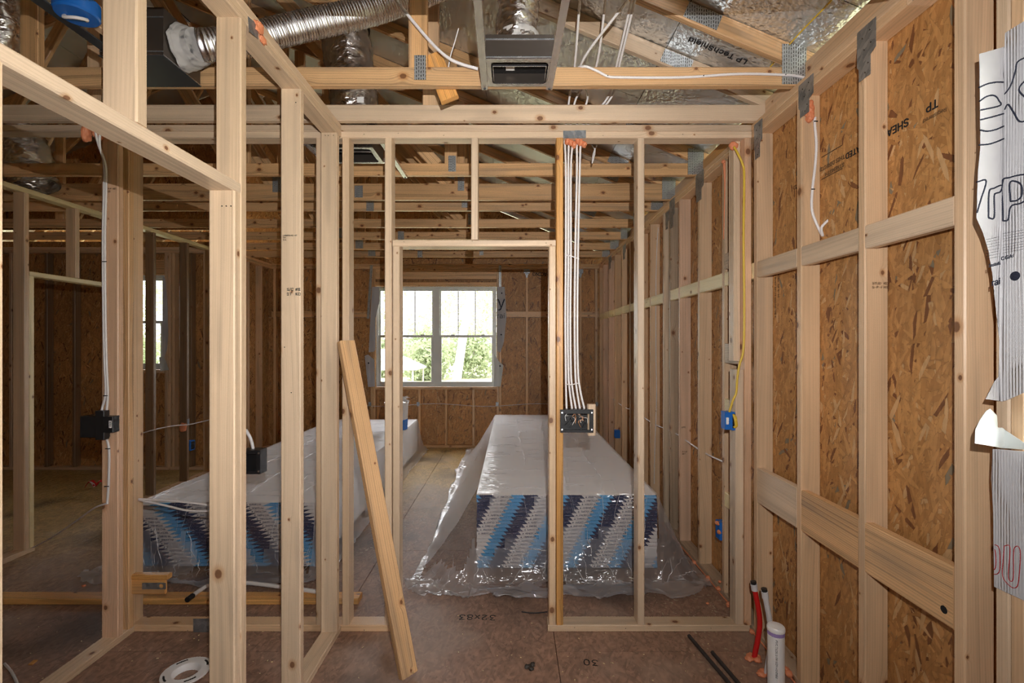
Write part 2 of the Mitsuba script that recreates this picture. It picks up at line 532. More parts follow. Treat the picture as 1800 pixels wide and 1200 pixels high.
def mixtone(*ts):
    return ts[int(rng.integers(len(ts)))]


def nails(parent, pts, normal, r=0.0022):
    """Nail heads: flat discs on a face."""
    ms = []
    for p in pts:
        d = trimesh.creation.cylinder(r, 0.0016, sections=6)
        d.apply_transform(trimesh.geometry.align_vectors([0, 0, 1], normal))
        d.apply_translation(p)
        ms.append(d)
    part(parent, 'nail_heads', merge([(np.array(m.vertices), np.array(m.faces)) for m in ms]), 'm_nail', kind='stuff')


# floor: OSB sheets with joints
fl = struct('floor', 'reddish brown weathered OSB subfloor laid in sheets', 'floor')
part(fl, 'joist_deck', bx(XE, 1.45, -2.6, YB + 0.1, -0.06, -0.021), 'm_black_matte')
xs = [-8.31, -7.09, -5.87, -4.65, -3.43, -2.21, -0.99, 0.23, 1.45]
for i in range(len(xs) - 1):
    y = {0: -3.59, 1: -2.37}[i % 2]
    while y < YB + 0.1:
        a, b = max(y, -2.6), min(y + 2.44, YB + 0.1)
        if b - a > 0.05:
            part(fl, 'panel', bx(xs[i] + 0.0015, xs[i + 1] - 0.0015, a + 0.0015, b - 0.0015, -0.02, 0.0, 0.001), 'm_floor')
        y += 2.44


def osb(parent, o, u, v, w, h, t=0.011, name='panel'):
    """A sheet of OSB: corner o, along u (w) and v (h), thickness t away from the room (-(u x v))."""
    u, v = np.asarray(u, float), np.asarray(v, float)
    n = np.cross(u, v)
    g = 0.0015
    V, UV = [], []
    a0, b0 = rng.random() * 60, rng.random() * 60
    cs = [(g, g), (w - g, g), (w - g, h - g), (g, h - g)]
    for k in (0, -t):
        for a, b in cs:
            V.append(np.asarray(o) + u * a + v * b + n * k)
            UV.append((a0 + a, b0 + b))
    Fc = [(0, 1, 2), (0, 2, 3), (4, 6, 5), (4, 7, 6)]
    for i in range(4):
        j = (i + 1) % 4
        Fc += [(i, i + 4, j + 4), (i, j + 4, j)]
    return part(parent, name, (np.array(V), np.array(Fc), np.array(UV)), 'm_osb')


# ---------------- right wall
wr = struct('wall_right', 'right-hand outside wall of bare studs with OSB sheathing behind', 'wall')
SY = [1.42 + 0.4015 * k for k in range(16)]          # near faces of the studs
for k, y in enumerate(SY):
    tone = WARM if k < 4 else mixtone(PALE, PINK, WARM, WARM)
    if y + T15 < YB:
        part(wr, 'stud', ax(W, W + T4, y, y + T15, ZB, ZT, tone), 'm_lumber')
for y, tn in ((1.2545, WARM), (1.294, PALE), (4.06, GREY), (0.12, PALE), (-0.3, PALE), (-0.7, PALE), (-1.1, PALE), (-1.5, PALE), (-1.9, PALE)):
    part(wr, 'stud', ax(W, W + T4, y, y + T15, ZB, ZT, tn), 'm_lumber')
part(wr, 'stud', ax(W, W + T4, 7.36 - T15, 7.36, ZB, ZT, WARM), 'm_lumber')
part(wr, 'bottom_plate', ax(W, W + T4, -2.4, YB, 0, ZB, GREY), 'm_lumber')
for z in (ZT, ZT + T15):
    for a, b in (((-2.4, 1.63), (1.632, YB)) if z == ZT else ((-2.4, 2.43), (2.432, YB))):
        part(wr, 'top_plate', ax(W, W + T4, a, b, z, z + T15, WARM if z == ZT else WARM), 'm_lumber')
allY = sorted(SY + [4.06])
for k in range(len(SY) - 1):
    a, b = SY[k] + T15, SY[k + 1]
    if a < 4.06 < b:
        a2 = 4.06
        part(wr, 'fire_block', ax(W, W + T15, a, a2, 1.955, 2.044, CLEAN), 'm_lumber')
        continue
    part(wr, 'fire_block', ax(W, W + T15, a, min(b, YB - 0.05), 1.955, 2.044, PALE if k < 3 else CLEAN), 'm_lumber')
for k in range(3):                                   # wide backing boards, low
    part(wr, 'backing_board', ax(W, W + T15, SY[k] + T15, SY[k + 1], 0.735, 0.925, YELLOW if k < 2 else PALE), 'm_lumber',
         label='wide low backing board between studs')
kc = PX(1659, 1071, W - 0.0006)
part(wr, 'knot_hole', lathe([(0, 0), (0.012, 0), (0.011, 0.0008), (0, 0.001)], (0, 0, 0), 18).apply_transform(frame(kc, (0, -1, 0), (0, 0, 1)) @ np.diag([1, 1.0, -1, 1])), 'm_black_matte', label='black knot hole in the low backing board')
part(wr, 'small_block', ax(W, W + T15, 2.80, SY[4], 0.58, 0.67, CLEAN), 'm_lumber', label='small clean pale block')
part(wr, 'small_block', ax(W, W + T15, 2.80, SY[4], 1.475, 1.60, GREY), 'm_lumber', label='grey block above the blue box')
part(wr, 'small_block', ax(W, W + T15, 2.80, SY[4], 1.15, 1.255, CLEAN), 'm_lumber', label='pale block behind the blue box')
part(wr, 'small_block', ax(W - 0.001, W + T15, 2.80, SY[4], 2.06, 2.16, GREY), 'm_lumber')
# window rough opening beside the camera
part(wr, 'window_header', ax(W, W + T4, 0.158, 1.2545, 2.45, ZT, YELLOW), 'm_lumber')
part(wr, 'window_sill', ax(W, W + T4, 0.158, 1.2545, 0.91, 0.948, PALE), 'm_lumber')
for y in (0.45, 0.85):
    part(wr, 'stud', ax(W, W + T4, y, y + T15, ZB, 0.91, PALE), 'm_lumber')
XO = W + T4 + 0.001
edges = [1.33, 2.43, 3.65, 4.87, 6.09, YB]
for k in range(len(edges) - 1):                      # faces -x: u = -y, v = z  -> u x v = -x
    osb(wr, (XO, edges[k + 1], 0), (0, -1, 0), (0, 0, 1), edges[k + 1] - edges[k], 2.0)
    osb(wr, (XO, edges[k + 1], 2.0), (0, -1, 0), (0, 0, 1), edges[k + 1] - edges[k], 0.94)
osb(wr, (XO, 0.16, 0), (0, -1, 0), (0, 0, 1), 2.6, 2.90)
osb(wr, (XO, 1.33, 0), (0, -1, 0), (0, 0, 1), 1.17, 0.948)
osb(wr, (XO, 1.33, 2.45), (0, -1, 0), (0, 0, 1), 1.17, 0.45)

part(wr, 'weather_sheet', merge([bx(XO + 0.0125, XO + 0.0145, 1.33, YB + 0.1, -0.1, 2.9, 0.0003), bx(XO + 0.0125, XO + 0.0145, -2.5, 0.158, -0.1, 2.9, 0.0003)]), 'm_wrap_back')
TRY = [1.67, 2.28, 2.640, 3.50, 4.10, 4.43, 5.07, 5.66, 6.27, 6.83, 7.4]
for a, b in zip([1.10] + TRY[:-1], TRY):
    part(wr, 'rim_board', ax(1.381, 1.4185, a + 0.042, b - 0.004, ZP + 0.001, 2.925, ORANGE if rng.random() < 0.3 else WARM), 'm_lumber')
# metal ties on the right wall
def tie(px0, px1, py0, py1, X=W - 0.0015, parent=None):
    y0, y1 = X * F / (px1 - CX), X * F / (px0 - CX)
    m = (px0 + px1) / 2
    z0, z1 = PX(m, py1, X)[2], PX(m, py0, X)[2]
    c = (y0 + y1) / 2
    hw = (y1 - y0) / 2
    poly = Polygon([(-hw, z1), (hw, z1), (hw, z1 - 0.55 * (z1 - z0)), (hw * 0.45, z1 - 0.62 * (z1 - z0)), (hw * 0.45, z0), (-hw * 0.8, z0), (-hw * 0.8, z1 - 0.75 * (z1 - z0)), (-hw, z1 - 0.7 * (z1 - z0))])
    M = frame((X, c, 0), (0, -1, 0), (0, 0, 1))
    key = part(wr, 'metal_tie', extrude(poly, 0.0015, M), 'm_galv', label='galvanised hurricane tie')
    pts = [(X - 0.0018, c + dy * hw, z0 + f * (z1 - z0)) for dy, f in ((0.1, 0.1), (-0.2, 0.25), (0.2, 0.55), (-0.5, 0.6), (0.4, 0.8), (-0.4, 0.85))]
    nails(key, pts, [-1, 0, 0], 0.003)


tie(1507, 1540, 44, 135)
tie(1404, 1430, 140, 200)
tie(1326, 1340, 214, 277)
tie(1223, 1237, 303, 352)
tie(1177, 1186, 350, 400)
tie(1170, 1176, 372, 402)
tie(1070, 1075, 450, 472)
tie(1095, 1100, 430, 455)
m = merge([bx(W - 0.003, W - 0.0005, 1.575, 1.603, 2.735, 2.86, 0.0005), bx(W - 0.003, W - 0.0005, 1.52, 1.575, 2.735, 2.757, 0.0005)])
part(wr, 'metal_tie', m, 'm_galv', label='L-shaped metal clip')

# printing on the sheathing (upside down, as nailed up)
XS = XO - 0.0012


def wall_print(s, px, py, h, bold=True, ink='m_ink_faded'):
    c = PX(px, py, XS)                                # the first letter; upside down, reading away from the camera
    part(wr, 'printing', text(s, h, c, (0, 1, 0), (0, 0, -1), 0.0008, bold), ink)


wall_print('TP', 1650, 172, 0.028, True, 'm_ink')
wall_print('Registered', 1664, 188, 0.013, False)
wall_print('SHEATHING', 1598, 206, 0.028, True, 'm_ink')
wall_print('RATED', 1519, 252, 0.024, True, 'm_ink')
wall_print('STRENGTH', 1484, 285, 0.017)
wall_print('THIS DIRECTION', 1485, 271, 0.017)
wall_print('TS', 1404, 322, 0.02)
for py in (266, 306):
    c = PX(1462, py, XS)
    part(wr, 'printing', bx(XS - 0.001, XS, c[1] - 0.07, c[1] + 0.07, c[2] - 0.002, c[2] + 0.002, 0.0003), 'm_ink_faded')
for z0, s in ((1.55, 'SHEATHING SPAN 24/16 EXPOSURE 1'), (0.35, 'SIZED FOR SPACING')):
    for k, off in enumerate((2.60, 2.57)):
        part(wr, 'printing', text(s if k == 0 else '7/16 CATEGORY  PS 2-10', 0.013, (XS, off, z0 + 0.52), (0, 0, -1), (0, 1, 0), 0.0008, True), 'm_ink_faded')
# grade stamps on the studs
def stamp(parent, px, py, d, lines, hgt, x=(1, 0, 0), y=(0, 0, 1), ink='m_ink_faded'):
    p = P(px, py, d)
    ms = []
    for k, s in enumerate(lines):
        ms.append(text(s, hgt, p - np.array(y) * k * hgt * 1.6, x, y, 0.0006, True))
    part(parent, 'grade_stamp', merge([(np.array(m.vertices), np.array(m.faces)) for m in ms]), ink)


stamp(wr, 1533, 500, SY[1] - 0.0007, ['STUD', 'S-P-F'], 0.009)
stamp(wr, 1553, 500, SY[1] - 0.0007, ['KD', 'HT'], 0.009)
stamp(wr, 1198, 752, SY[6] - 0.0007, ['65C'], 0.012)
stamp(wr, 1199, 795, SY[6] - 0.0007, ['STUD', 'SPF'], 0.011)
stamp(wr, 1284, 537, SY[4] - 0.0007, ['25 8'], 0.012)
# foam bead along the bottom plate
bead = [(W - 0.004 + 0.004 * rng.random(), y, 0.006) for y in np.arange(2.2, 7.3, 0.06)]
ms = [tube(bead, 0.0045, 6, 2)]
for px, py, r in ((1220, 992, 0.016), (1244, 1021, 0.020), (1263, 1034, 0.014), (1282, 1062, 0.018), (1387, 1184, 0.016), (1383, 1176, 0.012), (1265, 1022, 0.010), (1322, 1110, 0.014)):
    p = PX(px, py, W - 0.01)
    ms.append(blob((p[0], p[1], max(p[2], 0.012)), (r, r, r * 0.9), int(px), 0.5, 2))
part(wr, 'foam_bead', merge(ms), 'm_foam', smooth=True, label='orange spray foam along the bottom plate')
for px, py, r in ((1431, 188, 0.022), (1428, 203, 0.016), (1433, 176, 0.017)):
    p = PX(px, py, W + 0.03)
    part(wr, 'foam_blob', blob((p[0], SY[2] - 0.012, p[2]), (r, 0.02, r * 1.2), int(px), 0.5, 2), 'm_foam', smooth=True)
part(wr, 'foam_streak', merge([tube([P(1273, 287, 3.0), P(1274, 330, 3.0), P(1272, 420, 3.0)], [0.009, 0.004, 0.003], 8, 6), blob(P(1272, 284, 3.0), (0.012, 0.012, 0.012), 5)]), 'm_foam', smooth=True)

# ---------------- back wall with the double window
wb = struct('wall_back', 'back wall of the room with a double window, bare studs over OSB', 'wall')
WX0, WX1, WZ0, WZ1 = hx(660, YB), hx(873, YB), hz(680, YB), hz(503, YB)
OB = YB + T4 + 0.001
for px in (924, 971, 1018, 1046, 608, 561, 514, 480):
    x = hx(px, YB)
    part(wb, 'stud', ax(x, x + T15, YB, YB + T4, ZB, ZT, mixtone(WARM, PINK, YELLOW)), 'm_lumber')
for x in (WX0 - T15 * 2.0, WX0 - T15, WX1, WX1 + T15):
    part(wb, 'stud', ax(x, x + T15 - 0.001, YB, YB + T4, ZB, ZT, mixtone(WARM, YELLOW)), 'm_lumber')
for px in (688, 735, 782, 830):
    x = hx(px, YB)
    part(wb, 'cripple_stud', ax(x, x + T15, YB, YB + T4, ZB, WZ0 - 0.04, mixtone(WARM, YELLOW)), 'm_lumber')
part(wb, 'bottom_plate', ax(-3.68, 1.33, YB, YB + T4, 0, ZB, YELLOW), 'm_lumber')
for z in (ZT, ZT + T15):
    part(wb, 'top_plate', ax(-3.68, 1.33, YB, YB + T4, z, z + T15, YELLOW), 'm_lumber')
part(wb, 'sill_plate', ax(WX0, WX1, YB, YB + T4, WZ0 - 0.04, WZ0 - 0.002, YELLOW), 'm_lumber')
part(wb, 'header_board', ax(WX0, WX1, YB, YB + 0.06, 2.58, ZT, YELLOW), 'm_lumber')
part(wb, 'head_plate', ax(WX0, WX1, YB, YB + T4, WZ1 + 0.002, WZ1 + 0.062, YELLOW), 'm_lumber')
for a, b in ((WX1 + 2 * T15, 1.33), (-3.68, WX0 - 2 * T15)):
    part(wb, 'fire_block', ax(a, b, YB + 0.001, YB + T15, 2.0, 2.087, YELLOW), 'm_lumber')
for a, b, c, d in ((-3.80, WX0, 0, 2.0), (-3.80, WX0, 2.0, ZP + 0.1), (WX1, 1.42, 0, 2.0), (WX1, 1.42, 2.0, ZP + 0.1), (WX0, WX1, 0, WZ0), (WX0, WX1, WZ1, ZP + 0.1)):
    n_ = max(1, round((b - a) / 1.22))
    for k in range(n_):
        osb(wb, (a + (b - a) * k / n_, OB, c), (1, 0, 0), (0, 0, 1), (b - a) / n_, d - c)
me = extrude(sbox(-3.80, -0.1, 1.43, ZP + 0.1).difference(sbox(WX0, WZ0, WX1, WZ1)), 0.002, frame((0, OB + 0.0145, 0), (1, 0, 0), (0, 0, 1)))
part(wb, 'weather_sheet', me, 'm_wrap_back')
gp = Polygon([(1.42, ZP + 0.1), (-3.7, ZP + 0.1), (-8.2, ZP + 0.1), (-8.2, deck(-8.2) - 0.005), (-3.39, deck(-3.39) - 0.01), (1.42, deck(1.42) - 0.005)])
me = extrude(gp, 0.011, frame((0, OB + 0.012, 0), (1, 0, 0), (0, 0, 1)))
part(wb, 'gable_panel', (np.array(me.vertices), np.array(me.faces), np.array(me.vertices)[:, [0, 2]] + 20), 'm_osb')
for px in (924, 1018):
    c = P(px + 2, 478, YB - 0.003)
    me = merge([bx(c[0] - 0.045, c[0] + 0.045, YB - 0.004, YB - 0.001, c[2] - 0.02, c[2] + 0.045, 0.0005), bx(c[0] - 0.025, c[0] + 0.025, YB - 0.004, YB - 0.001, c[2] - 0.05, c[2] - 0.02, 0.0005), bx(c[0] - 0.014, c[0] + 0.014, YB - 0.004, YB - 0.001, c[2] - 0.085, c[2] - 0.05, 0.0005)])
    part(wb, 'metal_tie', me, 'm_galv')
for px, y0, y1 in ((879, 466, 505), (653, 466, 560)):
    a, b = P(px, y0, YB - 0.004), P(px - (6 if px < 700 else 0), y1, YB - 0.004)
    part(wb, 'metal_strap', lum(a, b, 0.04, 0.002, (1, 0, 0), 0, 0.0004)[:2], 'm_plate', label='perforated galvanised strap')
part(wb, 'printing', merge([(np.array(m.vertices), np.array(m.faces)) for m in (text('SIZED FOR SPACING', 0.05, P(1015, 479, OB - 0.0015), (-1, 0, 0), (0, 0, -1), 0.001, True),)]), 'm_ink')

# ---------------- back wall of the left-hand room, with the narrow window
w2 = struct('wall_back_left', 'dark back wall of the left-hand room with a narrow window', 'wall')
V0, V1, VZ0, VZ1 = -5.08, hx(289, YB2), hz(650, YB2), hz(483, YB2)
O2 = YB2 + T4 + 0.001
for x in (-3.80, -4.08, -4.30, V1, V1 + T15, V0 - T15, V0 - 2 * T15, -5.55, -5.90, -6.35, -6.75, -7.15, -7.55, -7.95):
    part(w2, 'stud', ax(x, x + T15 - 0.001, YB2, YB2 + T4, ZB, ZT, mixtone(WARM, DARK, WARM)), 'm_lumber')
part(w2, 'cripple_stud', ax(-4.75, -4.712, YB2, YB2 + T4, ZB, VZ0 - 0.04, WARM), 'm_lumber')
part(w2, 'sill_plate', ax(V0, V1, YB2, YB2 + T4, VZ0 - 0.04, VZ0 - 0.002, WARM), 'm_lumber')
part(w2, 'head_plate', ax(V0, V1, YB2, YB2 + T4, VZ1 + 0.002, VZ1 + 0.19, YELLOW), 'm_lumber')
part(w2, 'bottom_plate', ax(XE, -3.78, YB2, YB2 + T4, 0, ZB, WARM), 'm_lumber')
for z in (ZT, ZT + T15):
    part(w2, 'top_plate', ax(XE, -3.78, YB2, YB2 + T4, z, z + T15, WARM), 'm_lumber')
for a, b, c, d in ((XE, V0, 0, 2.9), (V1, -3.68, 0, 2.9), (V0, V1, 0, VZ0), (V0, V1, VZ1, 2.9)):
    n_ = max(1, round((b - a) / 1.22))
    for k in range(n_):
        osb(w2, (a + (b - a) * k / n_, O2, c), (1, 0, 0), (0, 0, 1), (b - a) / n_, d - c)
me = extrude(sbox(XE, -0.1, -3.68, 2.9).difference(sbox(V0, VZ0, V1, VZ1)), 0.002, frame((0, O2 + 0.0145, 0), (1, 0, 0), (0, 0, 1)))
part(w2, 'weather_sheet', me, 'm_wrap_back')
gp = Polygon([(-3.68, 3.05), (-8.2, 3.05), (-8.2, 3.06), (-3.68, deck(-3.68) - 0.02)])
me = extrude(gp, 0.011, frame((0, O2 + 0.012, 0), (1, 0, 0), (0, 0, 1)))
part(w2, 'gable_panel', (np.array(me.vertices), np.array(me.faces), np.array(me.vertices)[:, [0, 2]] + 20), 'm_osb')

# ---------------- far partition of the left-hand room (runs in depth), with a doorway
wf = struct('wall_far_left', 'stud partition with a doorway behind the corner posts on the left', 'wall')
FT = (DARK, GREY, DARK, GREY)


def fstud(y, tone, z0=ZB, z1=ZT, name='stud', th=T15):
    part(wf, name, ax(XF - T4, XF, y, y + th, z0, z1, tone), 'm_lumber')


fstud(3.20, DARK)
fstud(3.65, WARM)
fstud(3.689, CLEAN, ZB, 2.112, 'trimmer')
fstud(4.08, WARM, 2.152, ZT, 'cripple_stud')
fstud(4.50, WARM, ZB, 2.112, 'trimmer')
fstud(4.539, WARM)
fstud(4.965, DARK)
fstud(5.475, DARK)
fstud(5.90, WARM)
part(wf, 'header', ax(XF - T4, XF, 3.689, 4.538, 2.112, 2.150, CLEAN), 'm_lumber')
part(wf, 'bottom_plate', ax(XF - T4, XF, -2.4, 3.73, 0, ZB, PALE), 'm_lumber')
part(wf, 'bottom_plate', ax(XF - T4, XF, 4.50, YB2, 0, ZB, WARM), 'm_lumber')
part(wf, 'top_plate', ax(XF - T4, XF, -2.4, YB2, ZT, ZT + T15, CLEAN), 'm_lumber')
for y in (6.2, 6.34, 6.75, 7.1):
    fstud(y, WARM)
part(wf, 'bottom_plate', ax(XF - T4, XF, YB2 + 0.01, YB, 0, ZB, WARM), 'm_lumber')
part(wf, 'top_plate', ax(XF - T4, XF, YB2 + 0.01, YB, ZT, ZP, YELLOW), 'm_lumber')
osb(wf, (XF - T4 - 0.001, YB2 + 0.1, 0), (0, 1, 0), (0, 0, 1), YB - YB2, 2.9)

# ---------------- outside wall far left and the wall behind the camera
we = struct('wall_left', 'dark outside wall on the far left', 'wall')
for k in range(4):
    osb(we, (XE, -2.4 + k * 2.45, 0), (0, 1, 0), (0, 0, 1), 2.45, 3.1)
for y in np.arange(-2.2, YB2, 0.41):
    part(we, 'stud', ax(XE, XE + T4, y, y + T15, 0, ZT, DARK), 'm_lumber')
wfr = struct('wall_front', 'front wall behind the camera', 'wall')
for a, b, c, d in ((XE, -2.6, 0, 3.1), (-2.6, -0.6, 0, 3.1), (-0.6, 1.42, 0, 3.1)):
    osb(wfr, (b, -2.45, c), (-1, 0, 0), (0, 0, 1), b - a, d - c)
gp = Polygon([(1.42, 3.1), (-8.2, 3.1), (-3.39, deck(-3.39) - 0.01)])
me = extrude(gp, 0.011, frame((0, -2.45, 0), (1, 0, 0), (0, 0, 1)))
part(wfr, 'gable_panel', (np.array(me.vertices), np.array(me.faces), np.array(me.vertices)[:, [0, 2]] + 20), 'm_osb')

# ---------------- the partition with the doorway in the middle
wc = struct('wall_middle', 'stud partition across the middle with a framed doorway', 'wall')


def cstud(px0, px1, z0, z1, tone, name='stud'):
    x0 = hx(px0, YP)
    return part(wc, name, ax(x0, x0 + T15 if px1 is None else hx(px1, YP), YP, YP + T4, z0, z1, tone), 'm_lumber')


HD = hz(433, YP)                                      # underside of the door header
cstud(218, 231, ZB, ZT, WARM)
cstud(394, None, ZB, ZT, PALE)
cstud(555, None, ZB, ZT, PALE)
cstud(601, None, ZB, ZT, PALE)
cstud(676, None, ZB, ZT, PALE)
cstud(690, 702, ZB, HD, PALE, 'trimmer')
cstud(965, 977, ZB, HD, PALE, 'trimmer')
cstud(978, None, ZB, ZT, ORANGE)
cstud(828, None, HD + T15, ZT, PALE, 'cripple_stud')
cstud(1121, None, ZB, ZT, PALE)
part(wc, 'stud', ax(W - 0.039, W - 0.001, YP, YP + T4, ZB, ZT, PINK), 'm_lumber')
part(wc, 'stud', ax(W - 0.085, W - 0.040, YP + 0.01, YP + T4, ZB, 1.454, PALE), 'm_lumber', label='short backing stud')
part(wc, 'stud', ax(W - 0.077, W - 0.040, YP + 0.05, YP + T4 + 0.03, 1.50, ZT, PALE), 'm_lumber')
part(wc, 'header', ax(hx(690, YP), hx(977, YP), YP, YP + T4, HD, HD + T15 - 0.001, PALE), 'm_lumber')
part(wc, 'bottom_plate', ax(hx(963, YP), W - 0.012, YP, YP + T4, 0, ZB, PALE), 'm_lumber')
part(wc, 'bottom_plate', ax(-2.15, hx(704, YP), YP, YP + T4, 0, ZB, WARM), 'm_lumber')
part(wc, 'top_plate', ax(-2.18, W - 0.002, YP, YP + T4, ZT, ZT + T15 - 0.0005, PALE), 'm_lumber')
part(wc, 'top_plate', ax(-3.6, W - 0.002, YP + 0.003, YP + T4, ZT + T15, ZP - 0.0005, PALE), 'm_lumber')
# wooden bracket with a nail plate, low on the left
c0 = P(234, 1042, YP)
part(wc, 'bracket', merge([ax(hx(234, YP), hx(294, YP), YP - 0.02, YP - 0.001, hz(1041, YP), hz(1016, YP), ORANGE), ax(hx(236, YP), hx(299, YP), YP - 0.022, YP + 0.016, hz(1016, YP), hz(1007, YP), ORANGE)]), 'm_lumber', label='small orange wood bracket with a steel plate')
me = extrude(Polygon([(0, 0), (0.13, 0), (0.13, 0.036), (0, 0.036)]).difference(LineString([(0.105, 0.018), (0.105, 0.0181)]).buffer(0.012)), 0.0015, frame((hx(255, YP), YP - 0.0205, hz(1032, YP)), (1, 0, 0), (0, 0, 1)))
part(wc, 'nail_plate', me, 'm_galv')
part(wc, 'nail_plate', bx(hx(340, YP), hx(371, YP), YP - 0.002, YP - 0.0005, 0.0, 0.075, 0.0004), 'm_galv', label='grey steel plate on the bottom plate')
part(wc, 'nail_plate', bx(hx(217, YP) , hx(229, YP), YP - 0.002, YP - 0.0005, hz(893, YP), hz(872, YP), 0.0004), 'm_galv')
for a, b in ((990, 1010), (1010, 1030)):
    part(wc, 'nail_plate', bx(hx(a, YP), hx(b, YP) - 0.001, YP - 0.002, YP - 0.0005, hz(243, YP), hz(230, YP) + (0.003 if a > 1000 else 0), 0.0004), 'm_galv', label='grey steel guard plate over the cable holes')
part(wc, 'foam_blob', merge([blob(P(997 + 6 * k, 248 + (k % 3) * 3, YP + 0.03), (0.014, 0.022, 0.018), k + 3, 0.5, 2) for k in range(6)]), 'm_foam', smooth=True, label='orange spray foam around the cable holes')
part(wc, 'foam_blob', blob(P(1289, 256, YP + 0.05), (0.022, 0.022, 0.022), 9, 0.5, 2), 'm_foam', smooth=True, label='orange spray foam around the yellow cable')
part(wc, 'box_block', ax(hx(1034, YP), hx(1048, YP), YP + 0.01, YP + 0.05, hz(766, YP), hz(711, YP), PALE), 'm_lumber', label='short wood block beside the black box')
nails(wc, [P(px, py, YP - 0.0006) for px, py in ((690 + 20, 425), (830, 424), (960, 427), (703, 1105), (640, 1107), (1010, 1103), (1100, 1104), (1250, 1104), (640, 236), (700, 234), (780, 238), (1200, 236), (1060, 238), (330, 1108))], [0, -1, 0])

# ---------------- the near door wall on the left (runs in depth)
wl = struct('wall_left_near', 'near stud wall on the left with an open doorway frame', 'wall')
HL = 2.121


def lstud(y, z0, z1, tone, name='stud'):
    return part(wl, name, ax(XL - T4, XL, y, y + T15, z0, z1, tone), 'm_lumber')


lstud(0.865, ZB, HL, PALE, 'trimmer')
lstud(0.826, ZB, ZT, PALE)
lstud(1.22, HL + T15, ZT, PALE, 'cripple_stud')
lstud(1.650, ZB, HL, PALE, 'trimmer')
lstud(1.689, ZB, ZT, PALE)
lstud(2.164, ZB, ZT, PALE)
lstud(2.615, ZB, ZT, PALE)
part(wl, 'header', ax(XL - T4, XL, 0.865, 1.688, HL, HL + T15, PALE), 'm_lumber')
part(wl, 'bottom_plate', ax(XL - T4, XL, 1.650, YP - 0.001, 0, ZB, PALE), 'm_lumber')
part(wl, 'bottom_plate', ax(XL - T4, XL, -2.4, 0.903, 0, ZB, PALE), 'm_lumber')
part(wl, 'top_plate', ax(XL - T4, XL, -2.4, YP - 0.001, ZT, ZT + T15 - 0.0005, PALE), 'm_lumber')
part(wl, 'top_plate', ax(XL - T4, XL, -2.4, YP - 0.001, ZT + T15, ZP - 0.0005, PALE), 'm_lumber')
c = P(452, 45, 1.9)
part(wl, 'nail_plate', lum(PX(437, 42, XL + 0.0012), PX(453, 56, XL + 0.0012), 0.05, 0.0015, (0, 0, 1), 0, 0.0003)[:2], 'm_galv')
part(wl, 'foam_blob', merge([blob((XL + 0.004, 1.80, 2.775), (0.010, 0.026, 0.024), 4, 0.8), blob((XL + 0.003, 1.83, 2.748), (0.009, 0.022, 0.016), 8, 0.8)]), 'm_foam', smooth=True)
stamp(wl, 497, 415, 2.1633, ['LUMBER KD-HT', 'SPF', '2x4'], 0.006, ink='m_ink')
stamp(wl, 504, 511, 2.1633, ['S/C', 'ST'], 0.013, ink='m_ink')
stamp(wl, 519, 511, 2.1633, ['#8', 'KD'], 0.013, ink='m_ink')
nails(wl, [P(px, py, d - 0.0005) for px, py, d in ((390, 362, 1.65), (398, 362, 1.65), (406, 362, 1.65), (500, 610, 2.164), (520, 180, 2.164), (572, 238, 2.615), (577, 238, 2.615), (586, 238, 2.615), (512, 690, 2.164))], [0, -1, 0], 0.0025)

# ---------------- closet wall further left (only its end posts and bottom plate are here)
wk = struct('wall_closet', 'low-lit corner studs and bottom plate of the small room on the left', 'wall')
part(wk, 'stud', ax(XC - T4, XC, 2.568, 2.606, ZB, ZT, PINK), 'm_lumber', label='corner stud carrying white cables')
part(wk, 'stud', ax(XC - T4, XC, 2.640, 2.678, ZB, ZT, YELLOW), 'm_lumber')
part(wk, 'bottom_plate', ax(XC - T4, XC, -2.4, YP - 0.001, 0, ZB, PALE), 'm_lumber')
part(wk, 'top_plate', ax(XC - T4, XC, -2.4, YP - 0.001, ZT, ZT + T15, WARM), 'm_lumber')
part(wk, 'foam_blob', merge([blob(P(153, 232, 2.55), (0.02, 0.025, 0.045), 3, 0.7), blob(P(172, 234, 2.55), (0.02, 0.025, 0.04), 6, 0.7)]), 'm_foam', smooth=True)
stamp(wk, 183, 333, 2.567, ['S-P-F  KD', 'STUD'], 0.009, ink='m_ink_faded')

# ---------------- roof decking
cl = struct('ceiling', 'foil-faced roof decking above the trusses', 'roof deck')
cs_, sn = math.cos(math.atan(PITCH)), math.sin(math.atan(PITCH))
for side in (1, -1):
    top = np.array([-3.39, 0, deck(-3.39)])
    d = np.array([side * cs_, 0, -sn])
    nrm = np.array([side * sn, 0, cs_])
    for r in range(5):
        a = 0.01 + r * 1.145
        y = -2.9 - (1.22 if r % 2 else 0)
        while y < 7.9:
            y0, y1 = max(y, -2.9), min(y + 2.44, 7.9)
            if y1 - y0 > 0.1:
                m0 = top + d * (a + 0.57) + nrm * 0.006
                part(cl, 'panel', lum(m0 + [0, y0 + 0.002, 0], m0 + [0, y1 - 0.002, 0], 1.142, 0.011, d, 0, 0.0006)[:2], 'm_foil')
            y += 2.44
    m0 = top + d * 2.87 + nrm * 0.025
    part(cl, 'roofing', lum(m0 + [0, -2.95, 0], m0 + [0, 7.95, 0], 5.75, 0.02, d, 0, 0.001)[:2], 'm_roofing')
